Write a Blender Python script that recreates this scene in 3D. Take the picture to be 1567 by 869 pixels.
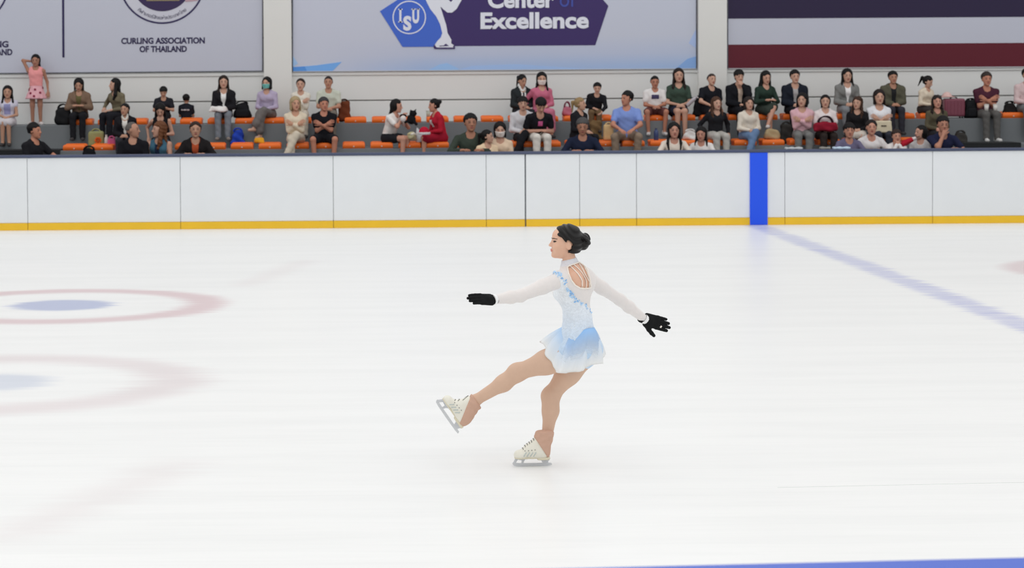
import bpy, math, random
import numpy as np
from mathutils import Vector, Matrix

random.seed(7); rng = np.random.default_rng(7)
scene = bpy.context.scene
COL = scene.collection
for o in list(bpy.data.objects): bpy.data.objects.remove(o)

# ------------------------------------------------------------------ camera
W, H, F = 1567.0, 869.0, 3300.0
CAMZ, PITCH, ROLL, PPX, PPY = 2.26, 0.040, 0.0075, 531.0, 251.0
_fw = np.array([0, math.cos(PITCH), -math.sin(PITCH)])
_r0 = np.array([1.0, 0, 0]); _u0 = np.array([0, math.sin(PITCH), math.cos(PITCH)])
_rt = math.cos(ROLL)*_r0 - math.sin(ROLL)*_u0
_up = math.sin(ROLL)*_r0 + math.cos(ROLL)*_u0
CAM = np.array([0, 0, CAMZ])
def ray(px, py): return _fw + _rt*((px-PPX)/F) - _up*((py-PPY)/F)
def at(px, py, Y):
    d = ray(px, py); return CAM + d*(Y/d[1])
def onice(px, py, z=0.0):
    d = ray(px, py); return CAM + d*((z-CAMZ)/d[2])
cd = bpy.data.cameras.new('camera'); cam = bpy.data.objects.new('camera', cd); COL.objects.link(cam)
cd.sensor_fit = 'HORIZONTAL'; cd.sensor_width = 36.0; cd.lens = F/W*36.0
cd.shift_x = (W/2-PPX)/W; cd.shift_y = (PPY-H/2)/W
cd.clip_start = 0.1; cd.clip_end = 300
M = Matrix.Identity(4)
for i in range(3):
    M[i][0] = _rt[i]; M[i][1] = _up[i]; M[i][2] = -_fw[i]; M[i][3] = CAM[i]
cam.matrix_world = M
scene.camera = cam
YS = 12.45
cd.dof.use_dof = True; cd.dof.focus_distance = 12.5; cd.dof.aperture_fstop = 6.0

# ------------------------------------------------------------------ world, lights, exposure
wd = bpy.data.worlds.new('arena_air'); scene.world = wd; wd.use_nodes = True
bg = wd.node_tree.nodes['Background']; bg.inputs[0].default_value = (0.97, 0.985, 1.0, 1); bg.inputs[1].default_value = 0.62
def area(x, y, z, sx, sy, power):
    l = bpy.data.lights.new('ceiling_light', 'AREA'); l.shape = 'RECTANGLE'; l.size = sx; l.size_y = sy
    l.energy = power; l.color = (1.0, 0.985, 0.955)
    o = bpy.data.objects.new('ceiling_light', l); o.location = (x, y, z); COL.objects.link(o)
for x in (-14, -5, 4, 13):
    area(x, 15, 10.5, 3.0, 36.0, 560)
scene.view_settings.view_transform = 'Standard'; scene.view_settings.look = 'None'
scene.view_settings.gamma = 1.0; scene.view_settings.use_curve_mapping = False
scene.view_settings.exposure = 0.14

# ------------------------------------------------------------------ materials
def lin(c):
    c = c/255.0
    return c/12.92 if c <= 0.04045 else ((c+0.055)/1.055)**2.4
def L3(rgb, k=1.0): return tuple(min(0.93, lin(c)*k) for c in rgb)
_mats = {}
def mat(name, rgb, rough=0.6, k=1.0, noise=0.0, scale=30.0, spec=0.4, metal=0.0, bump=0.0, alpha=1.0, coat=0.0):
    key = (name, tuple(rgb), rough, k, noise, alpha)
    if key in _mats: return _mats[key]
    m = bpy.data.materials.new(name); m.use_nodes = True
    nt = m.node_tree; b = nt.nodes['Principled BSDF']
    c = L3(rgb, k)
    b.inputs['Base Color'].default_value = (*c, 1); b.inputs['Roughness'].default_value = rough
    b.inputs['Specular IOR Level'].default_value = spec; b.inputs['Metallic'].default_value = metal
    b.inputs['Alpha'].default_value = alpha
    if coat: b.inputs['Coat Weight'].default_value = coat
    if noise or bump:
        tc = nt.nodes.new('ShaderNodeTexCoord'); n = nt.nodes.new('ShaderNodeTexNoise')
        n.inputs['Scale'].default_value = scale; n.inputs['Detail'].default_value = 4
        nt.links.new(tc.outputs['Object'], n.inputs['Vector'])
        if noise:
            r = nt.nodes.new('ShaderNodeMapRange'); r.inputs[3].default_value = 1-noise; r.inputs[4].default_value = 1+noise
            nt.links.new(n.outputs['Fac'], r.inputs[0])
            mx = nt.nodes.new('ShaderNodeMix'); mx.data_type = 'RGBA'; mx.blend_type = 'MULTIPLY'; mx.inputs[0].default_value = 1
            mx.inputs[6].default_value = (*c, 1); nt.links.new(r.outputs[0], mx.inputs[7]); nt.links.new(mx.outputs[2], b.inputs['Base Color'])
        if bump:
            bp = nt.nodes.new('ShaderNodeBump'); bp.inputs['Strength'].default_value = bump; bp.inputs['Distance'].default_value = 0.01
            nt.links.new(n.outputs['Fac'], bp.inputs['Height']); nt.links.new(bp.outputs[0], b.inputs['Normal'])
    _mats[key] = m
    return m
CK = 1.12                       # crowd colours are read off the photo: divide out the light level there
def cloth(rgb): return mat('fabric', rgb, 0.9, CK, 0.10, 28.0, 0.15, bump=0.15)
def skinm(rgb): return mat('skin', rgb, 0.55, 0.98, 0.04, 20.0, 0.3)
def hairm(rgb): return mat('hair', rgb, 0.55, 0.72, 0.25, 60.0, 0.22)

# ------------------------------------------------------------------ object helpers
def tag(o, label=None, cat=None, group=None, kind=None):
    if label: o['label'] = label
    if cat: o['category'] = cat
    if group: o['group'] = group
    if kind: o['kind'] = kind
    return o
def empty(name, loc=(0, 0, 0), rz=0.0):
    o = bpy.data.objects.new(name, None); o.location = tuple(loc); o.rotation_euler = (0, 0, rz)
    o.empty_display_size = 0.2; COL.objects.link(o); return o
def link(name, me, parent=None, m=None):
    o = bpy.data.objects.new(name, me); COL.objects.link(o)
    if parent: o.parent = parent
    if m is not None:
        if len(me.materials) == 0: me.materials.append(None)
        o.material_slots[0].link = 'OBJECT'; o.material_slots[0].material = m
    return o
def mesh_np(name, V, Fq, smooth=True, mats=None, mi=None):
    """V (n,3), Fq list/array of quads (or ragged list)"""
    me = bpy.data.meshes.new(name)
    if isinstance(Fq, np.ndarray):
        n, kk = Fq.shape
        me.vertices.add(len(V)); me.vertices.foreach_set('co', np.ascontiguousarray(V, dtype=np.float32).ravel())
        me.loops.add(n*kk); me.loops.foreach_set('vertex_index', np.ascontiguousarray(Fq, dtype=np.int32).ravel())
        me.polygons.add(n); me.polygons.foreach_set('loop_start', np.arange(0, n*kk, kk, dtype=np.int32))
        me.update(calc_edges=True)
    else:
        me.from_pydata([tuple(map(float, v)) for v in V], [], [tuple(map(int, f)) for f in Fq]); me.update()
    if smooth: me.polygons.foreach_set('use_smooth', np.ones(len(me.polygons), dtype=bool))
    for m in (mats or []): me.materials.append(m)
    if mi is not None: me.polygons.foreach_set('material_index', np.asarray(mi, dtype=np.int32))
    return me
class MB:
    """collects simple solids into one mesh"""
    def __init__(s): s.v = []; s.f = []
    def add(s, V, Fc):
        b = len(s.v); s.v += [tuple(map(float, p)) for p in V]; s.f += [tuple(int(i)+b for i in f) for f in Fc]; return s
    def box(s, lo, hi, bev=0.0):
        x0, y0, z0 = lo; x1, y1, z1 = hi
        if bev <= 0:
            return s.add([(x0,y0,z0),(x1,y0,z0),(x1,y1,z0),(x0,y1,z0),(x0,y0,z1),(x1,y0,z1),(x1,y1,z1),(x0,y1,z1)],
                     [(0,3,2,1),(4,5,6,7),(0,1,5,4),(1,2,6,5),(2,3,7,6),(3,0,4,7)])
        b = bev; V = []; 
        for z, i in ((z0, b), (z0+b, 0), (z1-b, 0), (z1, b)):
            V += [(x0+i,y0+i,z),(x1-i,y0+i,z),(x1-i,y1-i,z),(x0+i,y1-i,z)]
        Fc = [(3,2,1,0),(12,13,14,15)]
        for r in range(3):
            for k in range(4): Fc.append((r*4+k, r*4+(k+1)%4, r*4+4+(k+1)%4, r*4+4+k))
        return s.add(V, Fc)
    def prism(s, pts, dirv):
        """closed polygon (3D points) extruded by dirv"""
        n = len(pts); P = [np.array(p, float) for p in pts]; D = np.array(dirv, float)
        V = P+[p+D for p in P]
        Fc = [tuple(range(n-1, -1, -1)), tuple(range(n, 2*n))]+[(i, (i+1) % n, n+(i+1) % n, n+i) for i in range(n)]
        return s.add(V, Fc)
    def tube(s, pts, r, n=8, cap=True):
        P = [np.array(p, float) for p in pts]; rr = r if hasattr(r, '__len__') else [r]*len(P)
        rings = []; ref = np.array([0.13, 0.3, 1.0])
        for i, p in enumerate(P):
            t = P[min(i+1, len(P)-1)]-P[max(i-1, 0)]; t = t/(np.linalg.norm(t)+1e-9)
            if abs(t @ ref)/np.linalg.norm(ref) > 0.95: ref = np.array([1.0, 0.2, 0.1])
            a = np.cross(t, ref); a /= np.linalg.norm(a); b = np.cross(t, a)
            rings.append([p+rr[i]*(math.cos(2*math.pi*k/n)*a+math.sin(2*math.pi*k/n)*b) for k in range(n)])
        V = [q for rg in rings for q in rg]; Fc = []
        for i in range(len(P)-1):
            for k in range(n): Fc.append((i*n+k, i*n+(k+1) % n, (i+1)*n+(k+1) % n, (i+1)*n+k))
        if cap: Fc += [tuple(range(n-1, -1, -1)), tuple((len(P)-1)*n+k for k in range(n))]
        return s.add(V, Fc)
    def mesh(s, name, smooth=False): 
        me = mesh_np(name, s.v, s.f, smooth)
        return me
    def build(s, name, m, parent=None, smooth=False):
        me = s.mesh(name, smooth); me.materials.append(m)
        o = bpy.data.objects.new(name, me); COL.objects.link(o)
        if parent: o.parent = parent
        return o

# ------------------------------------------------------------------ signed-distance modelling
V3 = lambda *a: np.array(a if len(a) == 3 else a[0], dtype=np.float32)
def smin(a, b, k):
    if k <= 0: return np.minimum(a, b)
    h = np.maximum(k-np.abs(a-b), 0)/k
    return np.minimum(a, b)-h*h*k*0.25
def smax(a, b, k): return -smin(-a, -b, k)
def cap(a, b, ra, rb=None):
    a = V3(a); b = V3(b); rb = ra if rb is None else rb; ab = b-a; L2 = float(ab @ ab)+1e-12
    def f(p):
        q = p-a; t = np.clip((q @ ab)/L2, 0, 1); d = q-t[:, None]*ab
        return np.sqrt((d*d).sum(1))-(ra+(rb-ra)*t)
    return f
def ell(c, r, R=None):
    c = V3(c); r = V3(r)
    def f(p):
        q = p-c
        if R is not None: q = q @ R
        k0 = np.sqrt(((q/r)**2).sum(1)); k1 = np.sqrt(((q/(r*r))**2).sum(1))+1e-9
        return k0*(k0-1)/k1
    return f
def econe(a, b, u, v, ra, rb):
    """elliptic cone a->b; radii (along u, along v)"""
    a = V3(a); b = V3(b); u = V3(u); v = V3(v); ab = b-a; L2 = float(ab @ ab)+1e-12; w = ab/math.sqrt(L2)
    def f(p):
        q = p-a; t = np.clip((q @ ab)/L2, 0, 1); d = q-t[:, None]*ab
        ru = ra[0]+(rb[0]-ra[0])*t; rv = ra[1]+(rb[1]-ra[1])*t; rw = np.minimum(ru, rv)
        du = d @ u; dv = d @ v; dw = d @ w
        k0 = np.sqrt((du/ru)**2+(dv/rv)**2+(dw/rw)**2); k1 = np.sqrt((du/ru**2)**2+(dv/rv**2)**2+(dw/rw**2)**2)+1e-9
        return np.where(k0 < 1e-4, -rw, k0*(k0-1)/k1)
    return f
def rbox(c, hsz, r, R=None):
    c = V3(c); hsz = V3(hsz)-r
    def f(p):
        q = p-c
        if R is not None: q = q @ R
        q = np.abs(q)-hsz
        return np.sqrt((np.maximum(q, 0)**2).sum(1))+np.minimum(q.max(1), 0)-r
    return f
def uni(prims, k):
    def f(p):
        d = prims[0](p)
        for g in prims[1:]: d = smin(d, g(p), k)
        return d
    return f
_E = [(a, b) for a in range(8) for b in range(8) if a < b and bin(a ^ b).count('1') == 1]
_OFF = np.array([[(i >> 0) & 1, (i >> 1) & 1, (i >> 2) & 1] for i in range(8)])
def nets(f, o, h):
    s = f < 0
    c = np.zeros(tuple(n-1 for n in f.shape), np.int8)
    for a in _OFF:
        c += s[a[0]:f.shape[0]-1+a[0], a[1]:f.shape[1]-1+a[1], a[2]:f.shape[2]-1+a[2]]
    act = (c > 0) & (c < 8); ids = np.argwhere(act)
    if len(ids) == 0: return np.zeros((0, 3)), np.zeros((0, 4), np.int32)
    num = -np.ones(act.shape, np.int32); num[act] = np.arange(len(ids))
    vals = [f[ids[:, 0]+a[0], ids[:, 1]+a[1], ids[:, 2]+a[2]] for a in _OFF]
    acc = np.zeros((len(ids), 3)); n = np.zeros(len(ids))
    for a, b in _E:
        va, vb = vals[a], vals[b]; m = (va < 0) != (vb < 0)
        t = np.where(m, va/np.where(m, va-vb, 1), 0)
        acc += m[:, None]*(_OFF[a]+t[:, None]*(_OFF[b]-_OFF[a])); n += m
    V = np.asarray(o)+h*(ids+acc/n[:, None])
    Q = []
    for ax in range(3):
        b, c2 = (ax+1) % 3, (ax+2) % 3
        sl0 = [slice(1, -1)]*3; sl1 = [slice(1, -1)]*3; sl0[ax] = slice(0, -1); sl1[ax] = slice(1, None)
        s0 = s[tuple(sl0)]; s1 = s[tuple(sl1)]
        e = np.argwhere(s0 != s1)
        if len(e) == 0: continue
        fl = s0[e[:, 0], e[:, 1], e[:, 2]]
        e[:, b] += 1; e[:, c2] += 1
        def g(db, dc):
            q = e.copy(); q[:, b] += db; q[:, c2] += dc; return num[q[:, 0], q[:, 1], q[:, 2]]
        q = np.stack([g(-1, -1), g(0, -1), g(0, 0), g(-1, 0)], 1)
        q[~fl] = q[~fl][:, ::-1]; Q.append(q)
    return V, np.concatenate(Q).astype(np.int32)
def sdf(func, lo, hi, h, B=8, marg=1.6):
    """surface of func=0 in the box, evaluated only in blocks near the surface"""
    lo = np.asarray(lo, float)-2*h; n = np.ceil((np.asarray(hi, float)+2*h-lo)/h/B).astype(int)
    N = n*B
    bi = np.stack(np.meshgrid(*[np.arange(k) for k in n], indexing='ij'), -1).reshape(-1, 3)
    cen = (lo+(bi*B+B/2-0.5)*h).astype(np.float32); fc = func(cen)
    full = np.repeat(np.repeat(np.repeat(fc.reshape(n), B, 0), B, 1), B, 2).astype(np.float32)
    near = np.abs(fc) < (B*h*0.87)*marg+h
    loc = np.stack(np.meshgrid(*[np.arange(B)]*3, indexing='ij'), -1).reshape(-1, 3)
    nb = bi[near]
    for i in range(0, len(nb), 400):
        ch = nb[i:i+400]; idx = ch[:, None, :]*B+loc[None]; p = (lo+idx*h).astype(np.float32).reshape(-1, 3)
        v = func(p); ii = idx.reshape(-1, 3); full[ii[:, 0], ii[:, 1], ii[:, 2]] = v
    return nets(full, lo, h)
def xf(V, R, t, s=1.0): return (V*s) @ np.asarray(R, float).T+np.asarray(t, float)
def rotz(a): c, s = math.cos(a), math.sin(a); return np.array([[c, -s, 0], [s, c, 0], [0, 0, 1.0]])
def rotx(a): c, s = math.cos(a), math.sin(a); return np.array([[1, 0, 0], [0, c, -s], [0, s, c]])
def roty(a): c, s = math.cos(a), math.sin(a); return np.array([[c, 0, s], [0, 1, 0], [-s, 0, c]])
def join(parts):
    Vs, Fs, Ms = [], [], []; b = 0
    for V, Q, m in parts:
        Vs.append(V); Fs.append(Q+b); b += len(V); Ms.append(np.full(len(Q), m) if np.isscalar(m) else m)
    return np.concatenate(Vs), np.concatenate(Fs), np.concatenate(Ms)
def nrm(v): v = np.asarray(v, float); return v/(np.linalg.norm(v)+1e-9)

# ================================================================== SETTING
YB = 32.40                                     # far rink board face
YF, YA, YR, YW = 34.95, 35.85, 36.75, 37.70    # terrace edges (front, middle, upper) and wall
ZR = float(at(650, 187.5, YR)[2]); ZA = float(at(650, 226.5, YA)[2]); ZF = ZA-0.39; ZG = ZF-0.39
XL, XR = -16.0, 26.0

# ---- ice: paint under the ice is flat print, so it lives in the material
def ice_material():
    m = bpy.data.materials.new('ice'); m.use_nodes = True; nt = m.node_tree; N = nt.nodes; Lk = nt.links
    b = N['Principled BSDF']
    geo = N.new('ShaderNodeNewGeometry'); sep = N.new('ShaderNodeSeparateXYZ'); 
    # slightly wavering coordinates: paint edges soften under the ice
    wv = N.new('ShaderNodeTexNoise'); wv.inputs['Scale'].default_value = 1.0; wv.inputs['Detail'].default_value = 5
    mp0 = N.new('ShaderNodeMapping'); mp0.inputs['Scale'].default_value = (1.2, 9, 1); Lk.new(geo.outputs['Position'], mp0.inputs['Vector']); Lk.new(mp0.outputs[0], wv.inputs['Vector'])
    sb = N.new('ShaderNodeVectorMath'); sb.operation = 'SUBTRACT'; Lk.new(wv.outputs['Color'], sb.inputs[0]); sb.inputs[1].default_value = (0.5, 0.5, 0.5)
    sc = N.new('ShaderNodeVectorMath'); sc.operation = 'MULTIPLY'; Lk.new(sb.outputs[0], sc.inputs[0]); sc.inputs[1].default_value = (0.42, 0.10, 0)
    ad = N.new('ShaderNodeVectorMath'); ad.operation = 'ADD'; Lk.new(geo.outputs['Position'], ad.inputs[0]); Lk.new(sc.outputs[0], ad.inputs[1])
    Lk.new(ad.outputs[0], sep.inputs[0])
    X, Y = sep.outputs[0], sep.outputs[1]
    def mth(op, a, b2=None, c=None):
        n = N.new('ShaderNodeMath'); n.operation = op
        for i, v in enumerate((a, b2, c)):
            if v is None: continue
            if hasattr(v, 'is_linked') or hasattr(v, 'node'): Lk.new(v, n.inputs[i])
            else: n.inputs[i].default_value = v
        return n.outputs[0]
    def ss(v, e0, e1):
        n = N.new('ShaderNodeMapRange'); n.interpolation_type = 'SMOOTHSTEP'; Lk.new(v, n.inputs[0])
        n.inputs[1].default_value = e0; n.inputs[2].default_value = e1; return n.outputs[0]
    def dist(cx, cy): return mth('SQRT', mth('ADD', mth('POWER', mth('ABSOLUTE', mth('SUBTRACT', X, cx)), 2.0), mth('POWER', mth('ABSOLUTE', mth('SUBTRACT', Y, cy)), 2.0)))
    # frosty base with long faint skate scratches
    n1 = N.new('ShaderNodeTexNoise'); n1.inputs['Scale'].default_value = 1; n1.inputs['Detail'].default_value = 6
    mp = N.new('ShaderNodeMapping'); mp.inputs['Scale'].default_value = (0.35, 3.0, 1); Lk.new(geo.outputs['Position'], mp.inputs['Vector']); Lk.new(mp.outputs[0], n1.inputs['Vector'])
    n2 = N.new('ShaderNodeTexNoise'); n2.inputs['Scale'].default_value = 1; n2.inputs['Detail'].default_value = 3
    mp2 = N.new('ShaderNodeMapping'); mp2.inputs['Scale'].default_value = (1.5, 26, 1); mp2.inputs['Rotation'].default_value = (0, 0, 0.03); Lk.new(geo.outputs['Position'], mp2.inputs['Vector']); Lk.new(mp2.outputs[0], n2.inputs['Vector'])
    f1 = mth('ADD', mth('MULTIPLY', ss(n1.outputs[0], 0.35, 0.7), 0.6), mth('MULTIPLY', ss(n2.outputs[0], 0.4, 0.75), 0.4))
    base = N.new('ShaderNodeMix'); base.data_type = 'RGBA'; Lk.new(f1, base.inputs[0])
    base.inputs[6].default_value = (0.892, 0.892, 0.880, 1); base.inputs[7].default_value = (0.838, 0.840, 0.830, 1)
    cur = base.outputs[2]
    def paint(mask, rgb, strength):
        nonlocal cur
        mx = N.new('ShaderNodeMix'); mx.data_type = 'RGBA'; Lk.new(mth('MULTIPLY', mask, strength), mx.inputs[0])
        Lk.new(cur, mx.inputs[6]); mx.inputs[7].default_value = (*L3(rgb), 1); cur = mx.outputs[2]
    patch = ss(n1.outputs[0], 0.30, 0.62)
    def ring(cx, cy, ri, ro, rgb, st, soft):
        d = dist(cx, cy); mk = mth('MULTIPLY', ss(d, ri-soft, ri+soft), ss(d, ro+soft, ro-soft))
        paint(mk, rgb, st)
    c1 = onice(95, 467); c2 = onice(-12, 585)
    ring(c1[0], c1[1], 1.26, 1.66, (176, 70, 92), 0.36, 0.14)
    paint(ss(dist(c1[0], c1[1]), 0.62, 0.40), (92, 120, 190), 0.52)
    ring(c2[0], c2[1], 1.12, 1.60, (170, 105, 118), 0.21, 0.2)
    paint(ss(dist(c2[0], c2[1]), 0.60, 0.30), (110, 140, 190), 0.30)
    c3 = onice(1800, 413); ring(c3[0], c3[1], 1.5, 1.9, (176, 90, 105), 0.30, 0.14)
    # blue line across the rink
    a = onice(1161, 346); e = onice(1567, 498); t = (e-a)/np.linalg.norm(e-a); nx, ny = float(-t[1]), float(t[0])
    dl = mth('ABSOLUTE', mth('ADD', mth('MULTIPLY', mth('SUBTRACT', X, float(a[0])), nx), mth('MULTIPLY', mth('SUBTRACT', Y, float(a[1])), ny)))
    lm = mth('MULTIPLY', ss(dl, 0.24, 0.07), mth('ADD', mth('MULTIPLY', ss(n2.outputs[0], 0.35, 0.65), 0.55), 0.35))
    paint(lm, (70, 92, 200), 0.50)
    def seg(p, q, w, rgb, st, soft):
        p = onice(*p); q = onice(*q); ax = q-p; Ln = float(np.linalg.norm(ax)); ax = ax/Ln
        u = mth('ADD', mth('MULTIPLY', mth('SUBTRACT', X, float(p[0])), float(ax[0])), mth('MULTIPLY', mth('SUBTRACT', Y, float(p[1])), float(ax[1])))
        v = mth('ABSOLUTE', mth('ADD', mth('MULTIPLY', mth('SUBTRACT', X, float(p[0])), float(-ax[1])), mth('MULTIPLY', mth('SUBTRACT', Y, float(p[1])), float(ax[0]))))
        mk = mth('MULTIPLY', mth('MULTIPLY', ss(u, -0.3, 0.3), ss(u, Ln+0.3, Ln-0.3)), ss(v, w+soft, w-soft*0.5)); paint(mk, rgb, st)
    seg((0, 826), (285, 706), 0.10, (190, 150, 155), 0.13, 0.25)
    seg((372, 438), (470, 398), 0.10, (190, 150, 155), 0.10, 0.2)
    Lk.new(cur, b.inputs['Base Color'])
    b.inputs['Roughness'].default_value = 0.34; b.inputs['Specular IOR Level'].default_value = 0.35; b.inputs['IOR'].default_value = 1.31
    bp = N.new('ShaderNodeBump'); bp.inputs['Strength'].default_value = 0.06; bp.inputs['Distance'].default_value = 0.02; Lk.new(n2.outputs[0], bp.inputs['Height']); Lk.new(bp.outputs[0], b.inputs['Normal'])
    return m
MB().box((XL-8, 0.5, -0.12), (XR+4, YB+0.02, 0.0)).build('floor', ice_material())['kind'] = 'structure'
bpy.data.objects['floor']['label'] = 'white frosted ice sheet with faint coloured rings and a blue line'
# a hairline seam in the ice
a, b_ = onice(1190, 746), onice(1600, 737.5)
d = nrm(b_-a); w = np.array([-d[1], d[0], 0])*0.0035
tag(MB().prism([a-w+[0,0,-.001], b_-w+[0,0,-.001], b_+w+[0,0,-.001], a+w+[0,0,-.001]], (0, 0, 0.0025)).build('trim_1', mat('ice_seam', (222, 224, 222), 0.5)), kind='structure')

# ---- far rink board: panels between joints, yellow kick strip, blue mark, cap rail
panel_m = mat('board_plastic', (228, 231, 234), 0.32, 1.0, 0.03, 3.0, 0.4)
yellow_m = mat('yellow_plastic', (236, 190, 40), 0.4, 1.0, 0.06, 4.0)
blue_m = mat('blue_plastic', (26, 84, 236), 0.4, 1.0)
cap_m = mat('cap_rail', (70, 78, 104), 0.45, 1.0, 0.15, 0.6)
zt = float(at(800, 236, YB)[2]); zy = float(at(800, 335.5, YB)[2])
board = empty('rink_board', (0, YB, 0)); tag(board, 'long white rink board with yellow kick strip and blue mark, behind the skater', 'rink board')
joints = [-1100, -860, -626, -392, -191, 42, 276, 510, 744, 804, 887, 974, 1201, 1427, 1655, 1885, 2115, 2345, 2575]
jx = [float(at(p, 290, YB)[0]) for p in joints]
for i, (x0, x1) in enumerate(zip(jx[:-1], jx[1:])):
    g0 = 0.011 if joints[i] == 804 else 0.0035; g1 = 0.011 if joints[i+1] == 804 else 0.0035
    pr = random.uniform(0, 0.004)
    MB().box((x0+g0, 0-pr, zy), (x1-g1, 0.09, zt), 0.004).build('panel', panel_m, board)
    MB().box((x0+g0, -0.012, 0.0), (x1-g1, 0.09, zy-0.002), 0.003).build('kick_strip', yellow_m, board)
bx0, bx1 = float(at(1147.3, 290, YB)[0]), float(at(1174.3, 290, YB)[0])
MB().box((bx0, -0.022, 0.002), (bx1, 0.05, zt-0.002), 0.003).build('blue_mark', blue_m, board)
MB().box((jx[0], 0.03, 0.0), (jx[-1], 0.11, zt-0.01)).build('backing', mat('frame_grey', (120, 124, 130), 0.6), board)
MB().box((jx[0], -0.03, zt+0.001), (jx[-1], 0.17, zt+0.040), 0.008).build('cap_rail', cap_m, board)

# ---- near rink board: only its blue cap is in the corner of the view
def near_cap():
    z1 = 1.14
    p0 = onice(850, 869.8, z1); p1 = onice(1567, 853, z1)
    d = nrm(p1-p0); p0 = p0-d*2.2; p1 = p1+d*2.0; n = np.array([d[1], -d[0], 0]); up = np.array([0, 0, 1.0])
    near = empty('rink_board', (float(p0[0]), float(p0[1]), 0)); tag(near, 'nearest rink board with bright blue cap in the lower right corner', 'rink board')
    o = np.array(near.location)
    MB().prism([p0-o, p1-o, p1+n*0.22-o, p0+n*0.22-o], -up*0.06).build('cap_rail', mat('blue_cap', (52, 92, 200), 0.45), near)
    q0 = p0-up*0.062+n*0.03-o; q1 = p1-up*0.062+n*0.03-o; L = 3
    for i in range(L):
        a_ = q0+(q1-q0)*(i/L+0.001); b2 = q0+(q1-q0)*((i+1)/L-0.001); zz = np.array([0, 0, a_[2]])
        MB().prism([a_, b2, b2+n*0.09, a_+n*0.09], (0, 0, -(a_[2]-0.2))).build('panel', panel_m, near)
        lo = np.array([0, 0, a_[2]-0.198])
        MB().prism([a_-lo-n*0.01, b2-lo-n*0.01, b2+n*0.09-lo, a_+n*0.09-lo], (0, 0, -0.195)).build('kick_strip', yellow_m, near)
near_cap()

# ---- terrace steps
conc = mat('step_paint', (120, 124, 127), 0.75, 1.0, 0.10, 2.0, 0.3)
white_step = mat('white_paint', (205, 203, 200), 0.7, 1.0, 0.04, 2.0)
for nm, y0, z1, z0 in (('floor_terrace_front', YF, ZF, ZG), ('floor_terrace_middle', YA, ZA, ZG), ('floor_terrace_upper', YR, ZR, ZG)):
    y1 = YW+0.1 if nm.endswith('upper') else (YA if nm.endswith('front') else YR)
    o = MB().box((XL, y0, z0), (XR, y1, z1), 0.006).build(nm, conc); o['kind'] = 'structure'
MB().box((XL, YB+0.12, ZG-0.15), (XR, YF, ZG)).build('floor_walkway', mat('walkway', (92, 94, 98), 0.8, 1.0, 0.1, 2.0))['kind'] = 'structure'

# ---- back wall: horizontal cladding boards with recessed joints, pillars, trims
wall_m = mat('wall_paint', (233, 234, 232), 0.75, 1.0, 0.02, 1.5, 0.3)
wall = empty('wall_back', (0, YW, 0)); tag(wall, 'white clad wall behind the spectators', kind='structure')
zc = [ZR, float(at(670, 152.5, YW)[2]), float(at(670, 110.0, YW)[2])]
zc += [zc[2]+0.62*(i+1) for i in range(5)]
MB().box((XL, 0.035, ZG), (XR, 0.25, zc[-1])).build('backing', mat('joint_grey', (150, 149, 147), 0.8), wall)
for i in range(len(zc)-1):
    x = XL
    while x < XR:
        MB().box((x, 0.0, zc[i]+(0.008 if i else 0)), (min(x+7.0, XR), 0.05, zc[i+1]-0.014), 0.004).build('cladding_board', wall_m, wall); x += 7.0
# shadow-line rail below the banners
MB().box((XL, -0.028, zc[2]-0.045), (XR, 0.0, zc[2]+0.012), 0.004).build('rail', wall_m, wall)
pm = mat('pillar_paint', (233, 232, 228), 0.7, 1.0, 0.02, 2.0, 0.3)
ZTOP = zc[-1]
def pillar(px0, px1, nm):
    x0 = float(at(px0, 60, YW-0.16)[0]); x1 = float(at(px1, 60, YW-0.16)[0])
    o = MB().box((x0, YW-0.16, ZR), (x1, YW+0.02, ZTOP), 0.012).build(nm, pm); tag(o, kind='structure')
pillar(403.5, 446, 'wall_pillar_left'); pillar(1069, 1112.5, 'wall_pillar_right')
pillar(403.5-664, 446-664, 'wall_pillar_far_left'); pillar(1798, 1842, 'wall_pillar_far_right')

# ---- banners
YN = YW-0.05
def wp(px, py, off=0.0): return at(px, py, YN-off)
def poly(pts, name, m, parent, layer, thick=0.003):
    o = np.array(parent.location); off = 0.004*layer
    P = [wp(x, y, off+0.0)-o for x, y in pts]
    # prism towards the wall; face the camera
    area2 = sum(pts[i][0]*pts[(i+1) % len(pts)][1]-pts[(i+1) % len(pts)][0]*pts[i][1] for i in range(len(pts)))
    if area2 > 0: P = P[::-1]
    return MB().prism(P, (0, thick, 0)).build(name, m, parent)
def circ(cx, cy, r, n=64, a0=0.0, a1=2*math.pi): return [(cx+r*math.cos(a0+(a1-a0)*i/n), cy+r*math.sin(a0+(a1-a0)*i/n)) for i in range(n)]
def ringmesh(cx, cy, ri, ro, name, m, parent, layer, n=72):
    o = np.array(parent.location); off = 0.004*layer; V = []; Fc = []
    for i in range(n):
        a = 2*math.pi*i/n
        for r in (ri, ro): V.append(wp(cx+r*math.cos(a), cy+r*math.sin(a), off)-o)
    V += [v+np.array([0, 0.003, 0]) for v in V]; m2 = 2*n
    for i in range(n):
        j = (i+1) % n; Fc += [(2*i, 2*j, 2*j+1, 2*i+1), (m2+2*i, m2+2*i+1, m2+2*j+1, m2+2*j), (2*i+1, 2*j+1, m2+2*j+1, m2+2*i+1), (2*j, 2*i, m2+2*i, m2+2*j)]
    return MB().add(V, Fc).build(name, m, parent)
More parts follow.
